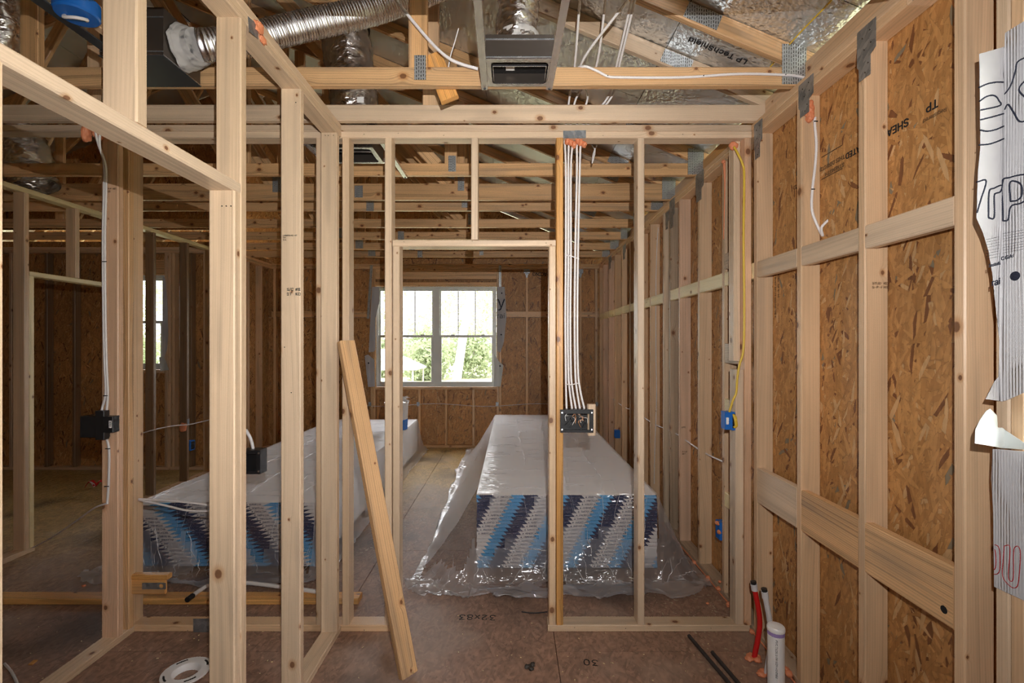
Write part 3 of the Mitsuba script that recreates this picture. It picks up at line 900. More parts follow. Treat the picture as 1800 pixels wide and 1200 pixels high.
# the print on the decking, upside down, above the right wall
d = np.array([cs_, 0, -sn])
nrm = np.array([sn, 0, cs_])
def on_deck(px, py, off=0.0):
    v = P(px, py, 1.0) - [0, 0, H]
    o = np.array([0, 0, H])
    p0 = np.array([1.42, 0, deck(1.42)])
    t = ((p0 - o) @ nrm) / (v @ nrm)
    return o + v * t - nrm * off
a, b = on_deck(1316, 106, 0.002), on_deck(1214, 65, 0.002)
xx = unit(b - a)
yy = np.cross(-nrm, xx)
part(cl, 'printing', text('LP TechShield', 0.035, a, xx, yy, 0.001, True), 'm_ink')

# ---------------- roof trusses
TR = [(1.67, 'nearest roof truss, just above the frame over the camera', T4), (2.28, 'front roof truss whose long chord carries the sheet metal register box', T4),
      (2.640, 'pale roof truss lying on the top plate of the doorway partition', T4), (3.50, 'first roof truss beyond the doorway partition', T4),
      (4.10, 'roof truss with the deep bottom chord beyond the partition', 0.140), (4.43, 'roof truss right behind the deep-chorded one', T4),
      (5.07, 'third roof truss before the back wall windows, over the middle of the stacks', T4), (5.66, 'roof truss above the rear half of the drywall stacks', T4),
      (6.27, 'second last roof truss before the back wall', T4), (6.83, 'last roof truss in front of the back wall', T4)]
for i, (y, lab, dep) in enumerate(TR):
    t = thing('roof_truss', lab, 'roof truss')
    yc = y + T15 / 2
    tone = PALE if y == 2.640 else YELLOW
    xl = -8.1
    z0 = ZP + 0.0008
    part(t, 'bottom_chord', ax(xl, 1.418, y, y + T15, z0, z0 + dep, tone), 'm_lumber')
    tc = 0.089
    for sgn in (1, -1):
        xa, xb = (1.415, -3.39) if sgn > 0 else (-8.1, -3.39)
        drop = (tc / 2 + 0.002) / cs_
        pa, pb = np.array([xa, yc, deck(xa) - drop]), np.array([xb, yc, deck(xb) - drop])
        if sgn > 0:                                   # the chord's tail carries the eave
            tail = np.array([1.80, yc, deck(1.80) - drop])
            part(t, 'top_chord', lum(tail, pb, tc, 0.037, (0, 0, 1), tone), 'm_lumber')
        else:
            tail = np.array([-8.5, yc, deck(-8.5) - drop])
            part(t, 'top_chord', lum(tail, pb, tc, 0.037, (0, 0, 1), tone), 'm_lumber')
    zb = z0 + dep - 0.01

    def web(x0, x1, flip=False, za=None, zc=None):
        a = np.array([x0, yc, zb if za is None else za])
        b = np.array([x1, yc, deck(x1) - 0.10 if zc is None else zc])
        part(t, 'web', lum(a, b, T4, 0.036, (1, 0, 0), YELLOW if tone == YELLOW else WARM), 'm_lumber')

    def plate(x, z, w, h, tilt=0.0):
        me = bx(-w / 2, w / 2, -0.0012, 0, -h / 2, h / 2, 0.0003)
        c, s = math.cos(tilt), math.sin(tilt)
        v = me[0] @ np.array([[c, 0, s], [0, 1, 0], [-s, 0, c]]).T + [x, y - 0.0006, z]
        part(t, 'nail_plate', (v, me[1]), 'm_plate')

    xk = -0.445
    web(xk, xk)
    if i > 2:
        web(xk - 0.10, -1.75)
        web(-1.95, -1.95)
        web(-2.05, -3.20)
    else:
        web(-2.28, -2.28)
        web(-3.1, -2.38)
    web(-4.6, -3.55)
    web(-4.75, -4.75)
    web(-6.3, -4.85)
    web(-6.4, -6.4)
    if i != 2:
        plate(xk + 0.012, z0 + dep - 0.005, 0.055, 0.115)
        plate(1.33, z0 + 0.10, 0.115, 0.19)
    if i > 2:
        plate(-1.98, z0 + dep - 0.01, 0.10, 0.13)
    if y > 3:
        plate(-1.30, z0 + dep * 0.5, 0.07, 0.10)
    plate(0.90, deck(0.90) - 0.05, 0.17, 0.075, math.atan(PITCH))
    if i == 1:
        part(t, 'nailer_block', lum((-0.385, y + 0.06, 2.99), (-0.30, y + 0.06, 2.775), 0.09, 0.037, (1, 0, 0), ORANGE), 'm_lumber', label='short orange block behind the chord')

# ---------------- windows
def window(name, label, x0, x1, z0, z1, yf, twin, mids, openings):
    w = struct(name, label, 'window')
    y0, y1 = yf + 0.030, yf + 0.075
    fw = 0.036
    bars = [bx(x0, x0 + fw, y0, y1, z0, z1), bx(x1 - fw, x1, y0, y1, z0, z1), bx(x0 + fw, x1 - fw, y0, y1, z0, z0 + fw * 1.25), bx(x0 + fw, x1 - fw, y0, y1, z1 - fw, z1)]
    xm = (x0 + x1) / 2
    if twin:
        bars.append(bx(xm - 0.045, xm + 0.045, y0, y1, z0 + fw, z1 - fw))
    part(w, 'frame', merge(bars), 'm_vinyl', label='white vinyl window frame')
    lites = [(x0 + fw, xm - 0.045), (xm + 0.045, x1 - fw)] if twin else [(x0 + fw, x1 - fw)]
    for a, b in lites:
        zm = z0 + (z1 - z0) * 0.505
        for lo, hi, dy, up in ((z0 + fw * 1.25, zm + 0.015, 0.0, False), (zm - 0.015, z1 - fw, 0.024, True)):
            s = 0.034 if not up else 0.026
            yy0, yy1 = y0 + 0.003 + dy, y0 + 0.020 + dy
            sash = part(w, 'upper_sash' if up else 'lower_sash', merge([bx(a, a + s, yy0, yy1, lo, hi), bx(b - s, b, yy0, yy1, lo, hi), bx(a + s, b - s, yy0, yy1, lo, lo + s), bx(a + s, b - s, yy0, yy1, hi - s, hi)]), 'm_vinyl')
            gy = (yy0 + yy1) / 2
            part(sash, 'pane', grid(lambda u, v: (u, gy, v), [a + s, b - s], [lo + s, hi - s]), 'm_glass')
            if up:
                for f in (1 / 3, 2 / 3):
                    xg = a + s + (b - a - 2 * s) * f
                    part(sash, 'muntin', bx(xg - 0.007, xg + 0.007, gy + 0.004, gy + 0.010, lo + s, hi - s, 0.001), 'm_pex_grey')
            else:
                part(sash, 'lock', merge([bx(a + (b - a) * f - 0.03, a + (b - a) * f + 0.03, yy0, yy1 - 0.004, hi, hi + 0.012) for f in (0.25, 0.8)]), 'm_vinyl')
    return w


window('window_1', 'white double window in the back wall looking out on trees', WX0 + 0.004, WX1 - 0.004, WZ0 + 0.002, WZ1 - 0.002, YB, True, 0, 0)
window('window_2', 'narrow white window in the back wall of the left-hand room', V0 + 0.004, V1 - 0.004, VZ0 + 0.002, VZ1 - 0.002, YB2, False, 0, 0)

# ------------------------------------------------------------------ objects: drywall stacks under clear plastic
def letters(parent, name, items, ink):
    part(parent, name, merge([(np.array(m.vertices), np.array(m.faces)) for m in items]), ink)


AM = meshkit.text_mesh('AMERICAN', 0.0115, 0.0006, True)
AM.apply_transform(frame((0, 0, 0), (1, 0, 0), (0, 0, 1)))
AW = AM.bounds[1][0]
AV, AF = np.array(AM.vertices), np.array(AM.faces)
TRI = (np.array([(-0.020, -0.0004, 0.0), (-0.008, -0.0004, 0.0), (-0.014, -0.0004, 0.0105), (-0.020, 0.0, 0.0), (-0.008, 0.0, 0.0), (-0.014, 0.0, 0.0105)]), np.array([(0, 1, 2), (3, 5, 4), (0, 3, 1), (1, 3, 4), (1, 4, 2), (2, 4, 5), (2, 5, 0), (0, 5, 3)]))


def stack(x0, x1, y0, y1, z0, rows, side, sign, slope, period, mat):
    nth = ['topmost', 'second from the top', 'third from the top', 'fourth from the top', 'fifth from the top', 'sixth from the top', 'seventh from the top', 'eighth from the top', 'ninth from the top', 'tenth from the top',
           'tenth from the bottom', 'ninth from the bottom', 'eighth from the bottom', 'seventh from the bottom', 'sixth from the bottom', 'fifth from the bottom', 'fourth from the bottom', 'third from the bottom', 'second from the bottom', 'lowest']
    nth = nth[:rows // 2] + nth[20 - rows + rows // 2:]
    for k in range(rows):
        b = thing('drywall_bundle', f'taped pair of drywall boards, {nth[rows - 1 - k]} of the {side} stack', 'drywall', f'drywall boards in the {side} stack')
        za, zb = z0 + k * ROW, z0 + (k + 1) * ROW - 0.0006
        j = (rng.random() - 0.5) * 0.006
        part(b, 'boards', bx(x0 + j, x1 + j, y0 + 0.0025, y1, za, zb, 0.002), 'm_gypsum')
        e = part(b, 'end_tape', bx(x0 + j, x1 + j, y0, y0 + 0.002, za, zb, 0.0004), mat)
        off = sign * slope * k * ROW
        ms = []
        n0 = math.floor((x0 - x0 - off) / period) - 1
        for n in range(n0, n0 + int((x1 - x0) / period) + 4):
            xw = x0 + (n + 0.60) * period + off + 0.034
            if xw - 0.02 > x0 and xw + AW < x1:
                ms.append((AV + [xw, y0 - 0.0001, za + 0.0055], AF))
                ms.append((TRI[0] + [xw, y0 - 0.0001, za + 0.006], TRI[1]))
        if ms:
            part(e, 'lettering', merge(ms), 'm_navy_text')


RX0, RX1, RY0, RY1, RZ0, RN = -0.24, 0.985, 3.285, 6.90, 0.075, 20
LX0, LX1, LY0, LY1, LZ0, LN = -2.60, -1.376, 3.385, 7.03, 0.040, 18
stack(RX0, RX1, RY0, RY1, RZ0, RN, 'right-hand', 1, 0.52, 0.30, 'm_tape_right')
stack(LX0, LX1, LY0, LY1, LZ0, LN, 'left-hand', -1, 0.75, 0.40, 'm_tape_left')
for side, x0, x1, y0, y1, h in (('right-hand', RX0, RX1, RY0, RY1, RZ0), ('left-hand', LX0, LX1, LY0, LY1, LZ0)):
    for k in range(5):
        y = y0 + 0.25 + k * (y1 - y0 - 0.6) / 4
        key = thing('support_board', f'wood spacer board under the {side} drywall stack, ' + ('the front one', 'second from the front', 'the middle one', 'second from the back', 'the rear one')[k], 'board', f'spacer boards under the {side} drywall stack')
        n_ = 2 if h > 0.06 else 1
        v = merge([ax(x0 + 0.03, x1 - 0.03, y, y + T4, q * h / n_ + 0.001, (q + 1) * h / n_ - 0.001, GREY) for q in range(n_)])
        scene[key] = mikit.ply((v[0], v[1]), 'm_lumber', False, uv=v[2])


def cover_sheet(name, label, x0, x1, y0, y1, top, dl, dr_, df, db, seed):
    """Clear film lying on the stack, falling down its sides in folds and spreading over the floor."""
    mx, my = 0.5, 0.5
    us = np.concatenate([np.linspace(-dl - 0.22, -0.001, 34), np.linspace(0, x1 - x0, 70), (x1 - x0) + np.linspace(0.001, dr_ + 0.22, 26)])
    vs = np.concatenate([np.linspace(-df - 0.26, -0.001, 44), np.linspace(0, y1 - y0, 44), (y1 - y0) + np.linspace(0.001, db + 0.2, 14)])
    V = []
    for v in vs:
        for u in us:
            du = (-u / dl) if u < 0 else ((u - (x1 - x0)) / dr_ if u > x1 - x0 else 0)
            dv = (-v / df) if v < 0 else ((v - (y1 - y0)) / db if v > y1 - y0 else 0)
            V.append((u, v, du, dv))
    V = np.array(V)
    du, dv = V[:, 2], V[:, 3]
    q = np.sqrt(du ** 2 + dv ** 2)
    ang = np.arctan2(dv, du)
    along = np.where(du > dv, V[:, 1], V[:, 0])
    P3 = np.stack([V[:, 0], V[:, 1], np.zeros(len(V))], 1)
    fold = meshkit.fbm(np.stack([along * 2.6 + 3 * ang, q * 1.1, np.full(len(V), seed)], 1), 3, seed) - 0.5
    fold2 = meshkit.fbm(np.stack([along * 9 + 5 * ang, q * 3.0, np.full(len(V), seed + 3.0)], 1), 3, seed + 1) - 0.5
    fall = np.clip(q * (1 + 0.30 * fold + 0.15 * fold2), 0, None)
    prof = np.clip(1 - fall, 0, 1) ** (1.3 + 1.7 * np.clip(dv / (q + 1e-9), 0, 1) ** 2)
    z = top * prof
    lie = np.clip(1 - prof * 8, 0, 1) * (q > 0)
    z = np.maximum(z, 0.006 + 0.055 * lie * np.clip(fold2 + 0.32, 0, 1) + 0.05 * lie * np.clip(fold + 0.1, 0, 1))
    on = q <= 0
    wr_ = meshkit.fbm(np.stack([V[:, 0] * 3, V[:, 1] * 10, np.zeros(len(V))], 1), 3, seed + 5)
    z = np.where(on, top + 0.009 + 0.009 * np.clip(wr_ - 0.42, 0, 1), z)
    X = x0 + V[:, 0] + np.where(on, 0, 0.10 * fold * np.minimum(q, 1) * np.sign(V[:, 0] - 0.6))
    Y = y0 + V[:, 1] + np.where(on, 0, 0.10 * fold2 * np.minimum(q, 1))
    out = np.where(on, 0.0, 0.006)
    X = X + np.where(V[:, 0] < 0, -out, np.where(V[:, 0] > x1 - x0, out, 0))
    Y = Y + np.where(V[:, 1] < 0, -out, np.where(V[:, 1] > y1 - y0, out, 0))
    X = np.minimum(X, W - 0.03)
    Y = np.minimum(Y, YB - 0.02)
    n, m = len(us), len(vs)
    i, j = np.meshgrid(np.arange(m - 1), np.arange(n - 1), indexing='ij')
    a = (i * n + j).ravel()
    quads = np.stack([a, a + 1, a + n + 1, a + n], 1)
    # ragged outline: drop what lies beyond a wavering distance
    lim = 1.05 + 0.75 * (dv / (q + 1e-9)) ** 2 + (0.25 + 0.6 * (dv / (q + 1e-9)) ** 2) * (meshkit.fbm(np.stack([ang * 1.3, along * 0.9, np.full(len(V), seed + 9.0)], 1), 2, seed + 7) - 0.5)
    quads = quads[(q[quads] < lim[quads]).any(1)]
    over = q > lim
    k_ = np.where(over, lim / np.maximum(q, 1e-9), 1.0)
    ex = np.clip(V[:, 0], 0, x1 - x0)
    ey = np.clip(V[:, 1], 0, y1 - y0)
    X = np.where(over, x0 + ex + (V[:, 0] - ex) * k_, X)
    Y = np.where(over, y0 + ey + (V[:, 1] - ey) * k_, Y)
    X = np.minimum(X, W - 0.03)
    Y = np.minimum(Y, YB - 0.02)
    P3 = np.stack([X, Y, z], 1)
    t = thing(name, label, 'plastic sheet')
    qc, uc, vc = q[quads].mean(1), V[quads, 0].mean(1), V[quads, 1].mean(1)
    skirt = (uc < 0) & (vc > 0.15)
    flat_ = qc <= 0
    edge = ~skirt & (qc > 0.97)
    veil = ~skirt & ~edge & ~flat_ & ((z[quads].mean(1) < 0.15 + 0.9 * fold[quads].mean(1)) | (uc > x1 - x0) | (fold2[quads].mean(1) > 0.17))

    def sub(which, pname, mat, lab=None, kind=None):
        g = quads[which]
        m_ = trimesh.Trimesh(P3, np.vstack([g[:, [0, 1, 2]], g[:, [0, 2, 3]]]), process=False)
        m_.remove_unreferenced_vertices()
        part(t, pname, m_, mat, smooth=True, label=lab, kind=kind)

    sub(flat_, 'top_sheet', 'm_film_top')
    sub(~skirt & ~edge & ~veil & ~flat_, 'front_sheet', 'm_film_clear', kind='stuff')
    sub(veil, 'hazy_fold', 'm_film_haze', kind='stuff')
    sub(skirt, 'side_skirt', 'm_film_skirt', 'silvery side of the sheet falling to the floor')
    sub(edge, 'crumpled_edge', 'm_film', 'crumpled edge lying on the floor', kind='stuff')
    r = np.random.default_rng(seed)
    G = P3.reshape(m, n, 3)
    Q = q.reshape(m, n)
    ms = []
    for k in range(230):
        i0, j0 = int(r.integers(1, m - 1)), int(r.integers(1, n - 1))
        if k < 165:
            i0 = int(r.integers(16, 44))
        di, dj = r.choice([-1, 0, 1]), r.choice([-1, 1])
        path = []
        for st in range(int(r.integers(4, 13))):
            a_, b_ = i0 + di * st, j0 + dj * (st // (1 + (k % 3)))
            if not (0 <= a_ < m and 0 <= b_ < n) or Q[a_, b_] > 1.0:
                break
            path.append(G[a_, b_] + r.normal(size=3) * [0.004, 0.004, 0.002] + [0, -0.002, 0.0025])
        if len(path) > 2:
            w_ = r.uniform(0.0007, 0.0024)
            ms.append(tube(path, [w_ * 0.3, w_, w_ * 0.6, w_ * 0.3], 5, 3))
    for fr, y_a, y_b in ((0.52, 0.1, 2.6), (0.30, 0.8, 3.3), (0.75, 0.3, 1.8)):
        for rep_ in range(3):
            a_ = y_a + rep_ * (y_b - y_a) / 3
            path = [(x0 + (x1 - x0) * (fr - 0.05 * yy3 / 3) + r.normal() * 0.006, y0 + yy3, top + 0.0135 + abs(r.normal()) * 0.002) for yy3 in np.arange(a_, a_ + (y_b - y_a) / 3.4, 0.05)]
            ms.append(tube(path, 0.0016, 5, 2))
    for k in range(70):
        xa, ya = r.uniform(x0 + 0.02, x1 - 0.25), y0 + r.uniform(0.02, 3.3)
        path = [(xa + q_, ya + 0.012 * math.sin(q_ * 30 + k) + 0.004 * r.normal(), top + 0.0125) for q_ in np.arange(0, r.uniform(0.08, 0.24), 0.03)]
        ms.append(tube(path, 0.0012, 4, 2))
    part(t, 'crease', merge(ms), 'm_crease', smooth=True, kind='stuff', label='shiny creases')
    return t


cover_sheet('plastic_sheet', 'clear plastic sheet spread over the right-hand drywall stack, crumpled on the floor', RX0, RX1, RY0, RY1, RZ0 + RN * ROW, 0.40, 0.30, 0.15, 0.28, 4)
cover_sheet('plastic_sheet', 'clear plastic sheet spread over the left-hand drywall stack', LX0, LX1, LY0, LY1, LZ0 + LN * ROW, 0.30, 0.12, 0.13, 0.22, 21)

# bucket with a bag standing on the left stack
bk = thing('bucket', 'white bucket with blue printing on the far end of the left-hand drywall stack', 'bucket')
bt = LZ0 + LN * ROW + 0.012
bxy = P(697, 700, 6.1)
part(bk, 'body', lathe([(0, 0), (0.128, 0), (0.132, 0.006), (0.146, 0.34), (0.152, 0.342), (0.152, 0.362), (0.0, 0.362)], (bxy[0], 6.1, bt)), 'm_white_plastic', smooth=40)
part(bk, 'label', lathe([(0.1325, 0.02), (0.1385, 0.15), (0.1400, 0.15), (0.134, 0.02), (0.1325, 0.02)], (bxy[0], 6.1, bt)), 'm_blue', smooth=40, label='blue printed band')
bag = solo('paper_bag', 'crumpled white paper sack on the bucket', 'paper', thick(grid(lambda u, v: (bxy[0] + 0.03 + u * 0.13 + 0.03 * math.sin(v * 7), 6.02 + 0.05 * math.sin(u * 5 + v * 3), bt + 0.375 + v * 0.07 * (1 - 0.6 * abs(u - 0.5)) + 0.012 * math.sin(u * 19)), np.linspace(0, 1, 9), np.linspace(0, 1, 6)), 0.002), 'm_paper', smooth=30)

# ------------------------------------------------------------------ leaning board, loose boards, floor litter
e0, e1 = PF(719, 1192, 0.0), P(608, 600, 2.612)
nb = unit([0.75, -0.66, 0.15])
a_ = unit(e1 - e0)
s_ = np.cross(a_, nb)
lift = 0.012
v = lum(e0 + a_ * lift * 1.3, e1, T4, T15, s_, YELLOW)
solo('leaning_board', 'loose knotty two-by-four leaning diagonally against the left side of the doorway', 'board', v, 'm_lumber')
v = ax(-3.40, hx(632, 2.99), 2.955, 3.044, 0.001, 0.038, ORANGE)
solo('floor_board', 'long orange two-by-four lying on the floor behind the left part of the doorway partition', 'board', v, 'm_lumber')

fg = thing('toilet_flange', 'white plastic toilet flange ring lying on the floor at lower left', 'toilet flange')
fc = PF(327, 1190)
part(fg, 'ring', lathe([(0.052, 0.001), (0.060, 0.001), (0.064, 0.016), (0.098, 0.018), (0.104, 0.024), (0.104, 0.032), (0.070, 0.034), (0.060, 0.030), (0.054, 0.012), (0.052, 0.001)], (fc[0], fc[1], 0), 40), 'm_white_plastic', smooth=35)
for k in range(4):
    a = 0.5 + k * math.pi / 2
    pts = [(fc[0] + 0.088 * math.cos(a + t), fc[1] + 0.088 * math.sin(a + t), 0.0335) for t in np.linspace(0, 0.55, 6)]
    part(fg, 'slot', tube(pts, 0.0045, 6, 0, flat=0.3), 'm_black_matte')

tg = PF(168, 858)
wv = grid(lambda u, v: (tg[0] + u * 0.13 + 0.02 * v, tg[1] + v * 0.10, 0.012 + 0.075 * abs(math.sin(u * 4 + v * 2))), np.linspace(-0.5, 0.6, 8), np.linspace(-0.5, 0.5, 6))
wk_ = thing('wrapper', 'crumpled red and white wrapper on the floor of the left-hand room', 'wrapper')
part(wk_, 'film', thick(wv, 0.002), 'm_red', smooth=30)
part(wk_, 'white_stripe', thick(grid(lambda u, v: (tg[0] + u * 0.13 + 0.02 * v, tg[1] + v * 0.10, 0.0145 + 0.075 * abs(math.sin(u * 4 + v * 2))), np.linspace(-0.15, 0.3, 5), np.linspace(-0.5, 0.1, 5)), 0.001), 'm_paper', smooth=30)

for k, (a, b, lab) in enumerate((((1211, 1117), (1300, 1222), 'longer dark steel rod lying on the floor by the right wall'), ((1252, 1146), (1330, 1238), 'shorter dark steel rod lying on the floor nearest the pipes'))):
    solo('steel_rod', lab, 'rod', tube([PF(*a, 0.011), PF(*b, 0.011)], 0.0095, 10, 2), 'm_rod', smooth=40)
solo('twig', 'thin dark offcut on the floor in the doorway', 'offcut', tube([PF(917, 1075, 0.004), PF(938, 1077, 0.006), PF(962, 1075, 0.004)], 0.0035, 6), 'm_rod', smooth=True)
solo('debris_clump', 'small dark clump of debris on the floor in front of the doorway', 'debris', merge([blob(PF(930 + dx, 1170 + dy, 0.006), (0.012, 0.012, 0.008), k + 40, 0.7) for k, (dx, dy) in enumerate(((0, 0), (4, 5), (-4, 1), (6, -3)))]), 'm_nail', smooth=True)
solo('wood_chip', 'orange wood chip on the floor at far lower left', 'wood chip', lum(PF(53, 1168, 0.006), PF(63, 1160, 0.010), 0.022, 0.006, (1, 0, 0), ORANGE), 'm_lumber')
chips = []
for k in range(150):
    px, py = rng.uniform(10, 1330), rng.uniform(1060, 1199)
    if 600 < px < 980 and rng.random() < 0.5:
        continue
    c = PF(px, py, 0.0035)
    r = rng.uniform(0.0015, 0.0045)
    a = rng.uniform(0, 3.14)
    chips.append(lum(c - [math.cos(a) * r, math.sin(a) * r, 0], c + [math.cos(a) * r, math.sin(a) * r, 0], r, 0.002, (-math.sin(a), math.cos(a), 0), CLEAN, 0.0003))
solo('sawdust', 'pale wood chips and sawdust scattered over the floor', 'sawdust', merge(chips), 'm_lumber', kind='stuff')
foam = [blob(PF(px, py, 0.004), (r, r, r * 0.6), int(px), 0.6, 1) for px, py, r in ((148, 1029, 0.012), (240, 1035, 0.008), (1244, 1060, 0.010), (310, 1172, 0.007))]
solo('foam_crumbs', 'small orange foam crumbs on the floor', 'foam crumbs', merge(foam), 'm_foam', smooth=True, kind='stuff')
t0 = PF(862, 1084, 0.0)
part(fl, 'handwriting', text('32x83', 0.052, (PF(873, 1081)[0], PF(873, 1081)[1], 0.0), (-1, 0.03, 0), (-0.03, -1, 0), 0.0008), 'm_ink')
part(fl, 'handwriting', text('30', 0.045, (PF(1052, 1160)[0], PF(1052, 1160)[1], 0.0), (-1, 0.1, 0), (-0.1, -1, 0), 0.0008), 'm_ink')

# ------------------------------------------------------------------ pipes
def pex(name, label, px0, py0, px1, py1, bend, mat, d0):
    t = thing(name, label, 'pipe')
    a = PF(px0, py0)
    b = P(px1, py1, a[1])
    mid = (a + b) / 2 + [bend, 0, 0]
    part(t, 'tube', tube([a + [0, 0, 0.001], mid, b], 0.0125, 14, 10), mat, smooth=40)
    up = unit(b - mid)
    part(t, 'collar', tube([b - up * 0.030, b + up * 0.004], 0.0155, 14, 0), 'm_pex_grey', smooth=40)
    part(t, 'cap', tube([b + up * 0.003, b + up * 0.017], 0.0135, 14, 0), 'm_black', smooth=40, label='black end cap')
    part(t, 'foam_collar', merge([blob(a + [dx, dy, 0.010], (0.020, 0.020, 0.012), k + int(px0), 0.6, 2) for k, (dx, dy) in enumerate(((-0.022, 0), (0.012, -0.012), (0.02, 0.014), (-0.004, 0.02)))]), 'm_foam', smooth=True, label='orange foam around the base')


pex('water_pipe', 'red water tube rising from the floor by the right wall', 1325, 1160, 1325, 1027, 0.030, 'm_red', 0)
pex('water_pipe', 'grey-white water tube beside the red one', 1347, 1188, 1344, 1040, 0.026, 'm_pex_grey', 0)
pv = thing('drain_pipe', 'thick white drain pipe with a purple primer ring, standing by the right wall', 'pipe')
pc = P(1364, 1100, 2.2)
part(pv, 'tube', lathe([(0, 0.001), (0.0355, 0.001), (0.0355, 0.300), (0, 0.300)], (pc[0], 2.2, 0), 32), 'm_white_plastic', smooth=40)
part(pv, 'primer_ring', lathe([(0.0356, 0.279), (0.0364, 0.279), (0.0364, 0.297), (0.0356, 0.297), (0.0356, 0.279)], (pc[0], 2.2, 0), 32), 'm_purple', smooth=40)
part(pv, 'cap', lathe([(0, 0.296), (0.0375, 0.296), (0.0385, 0.302), (0.0380, 0.310), (0.034, 0.316), (0.020, 0.320), (0, 0.321)], (pc[0], 2.2, 0), 32), 'm_white_plastic', smooth=40)
mt = text('PVC 1120 2 IN SCH 40 DWV', 0.009, (0, 0, 0), (1, 0, 0), (0, 1, 0), 0.0008)
v = np.array(mt.vertices)
th = -math.pi / 2 - 0.55 + v[:, 1] / 0.036
v2 = np.stack([pc[0] + (0.0356 + v[:, 2]) * np.cos(th), 2.2 + (0.0356 + v[:, 2]) * np.sin(th), 0.268 - v[:, 0]], 1)
part(pv, 'printing', (v2, np.array(mt.faces)), 'm_ink')
gp_ = thing('loose_pipe', 'white capped water tube curving over the floor board behind the near left studs', 'pipe')
q0 = [PF(x, y, 0.054) for x, y in ((338, 1047), (352, 1037), (375, 1026), (430, 1024), (500, 1032), (560, 1040))]
part(gp_, 'tube', tube(q0, 0.0125, 12, 8), 'm_white_plastic', smooth=40)
part(gp_, 'cap', tube([PF(329, 1054, 0.054), PF(339, 1046.5, 0.054)], 0.0155, 12, 0), 'm_black', smooth=40, label='black end cap')

# ------------------------------------------------------------------ electrical boxes
def black_box(label, px0, px1, py0, py1, d, depth, wires=True, name='switch_box'):
    t = thing(name, label, 'electrical box')
    x0, x1, z1, z0 = hx(px0, d), hx(px1, d), hz(py0, d), hz(py1, d)
    w = 0.004
    part(t, 'body', merge([bx(x0, x0 + w, d, d + depth, z0, z1, 0.001), bx(x1 - w, x1, d, d + depth, z0, z1, 0.001), bx(x0 + w, x1 - w, d, d + depth, z0, z0 + w, 0.001), bx(x0 + w, x1 - w, d, d + depth, z1 - w, z1, 0.001), bx(x0 + w, x1 - w, d + depth - w, d + depth, z0 + w, z1 - w, 0.001)]), 'm_black')
    rim = 0.022
    part(t, 'rim', merge([bx(x0, x0 + rim, d - 0.003, d, z0, z1, 0.001), bx(x1 - rim, x1, d - 0.003, d, z0, z1, 0.001), bx(x0 + rim, x1 - rim, d - 0.003, d, z1 - rim, z1, 0.001), bx(x0 + rim, x1 - rim, d - 0.003, d, z0, z0 + rim * 0.7, 0.001)]), 'm_black')
    for sx in (x0 + 0.009, x1 - 0.009):
        for sz in (z0 + 0.016, z1 - 0.016):
            part(t, 'screw', lathe([(0, 0), (0.0058, 0), (0.0052, 0.003), (0, 0.004)], (0, 0, 0), 12).apply_transform(frame((sx, d - 0.0031, sz), (1, 0, 0), (0, 0, 1))), 'm_aluminium', smooth=30)
    if wires:
        r = np.random.default_rng(5)
        ends, insul, white = [], [], []
        for k in range(26):
            a = np.array([r.uniform(x0 + 0.03, x1 - 0.03), d + 0.03, r.uniform(z0 + 0.06, z1 - 0.012)])
            b = a + [r.uniform(-0.03, 0.03), -r.uniform(0.005, 0.024), -r.uniform(0.0, 0.05)]
            b[2] = max(b[2], z0 + 0.025)
            b[0] = min(max(b[0], x0 + 0.028), x1 - 0.028)
            m = (a + b) / 2 + [r.uniform(-0.015, 0.015), -0.006, 0.012]
            tb = tube([a, m, b], 0.0018, 5, 4)
            (ends if k % 3 == 0 else insul if k % 3 == 1 else white).append(tb)
        part(t, 'copper_wires', merge(ends), 'm_copper', smooth=True, kind='stuff')
        part(t, 'black_wires', merge(insul), 'm_black', smooth=True, kind='stuff')
        part(t, 'white_wires', merge(white), 'm_cable', smooth=True, kind='stuff')
    return t


b1 = black_box('wide black electrical box full of wires at the right of the doorway', 985, 1043, 720, 760, YP - 0.016, 0.075)
b2 = black_box('black electrical box peeking out behind the near left studs', 424, 458, 791, 833, YP - 0.016, 0.07, False)
part(b2, 'back_plate', bx(hx(426, YP), hx(456, YP), YP + 0.02, YP + 0.024, hz(831, YP), hz(793, YP), 0.0005), 'm_black')
t = thing('switch_box', 'black electrical box with a barcode sticker on the corner stud at left', 'electrical box')
d3 = 2.52
x0, x1, z1, z0 = hx(139, 2.60), hx(199, d3), hz(728, d3), hz(762, d3)
part(t, 'body', bx(hx(176, d3), hx(198, d3), d3, d3 + 0.046, hz(760, d3), hz(732, d3), 0.003), 'm_black')
part(t, 'side_box', bx(hx(138, d3), hx(180, d3), d3 + 0.01, d3 + 0.12, hz(770, d3), hz(732, d3), 0.004), 'm_black')
part(t, 'bracket', bx(hx(166, d3), hx(182, d3), d3 + 0.002, d3 + 0.04, hz(773, d3), hz(722, d3), 0.003), 'm_black')
part(t, 'sticker', bx(hx(191.5, d3), hx(196.5, d3), d3 - 0.0012, d3 - 0.0002, hz(752, d3), hz(739, d3), 0.0002), 'm_paper', label='white barcode sticker')
part(t, 'barcode', merge([bx(hx(192.6, d3), hx(195.4, d3), d3 - 0.0018, d3 - 0.0012, hz(y + 0.6, d3), hz(y, d3), 0.0001) for y in (741, 742.5, 743.4, 745, 746.3, 747.6, 749)]), 'm_ink')


def blue_box(label, x0, x1, y0, y1, z0, z1, open_side=None, sticker=False):
    t = thing('outlet_box', label, 'electrical box')
    part(t, 'body', bx(x0, x1, y0, y1, z0, z1, 0.004), 'm_blue')
    return t


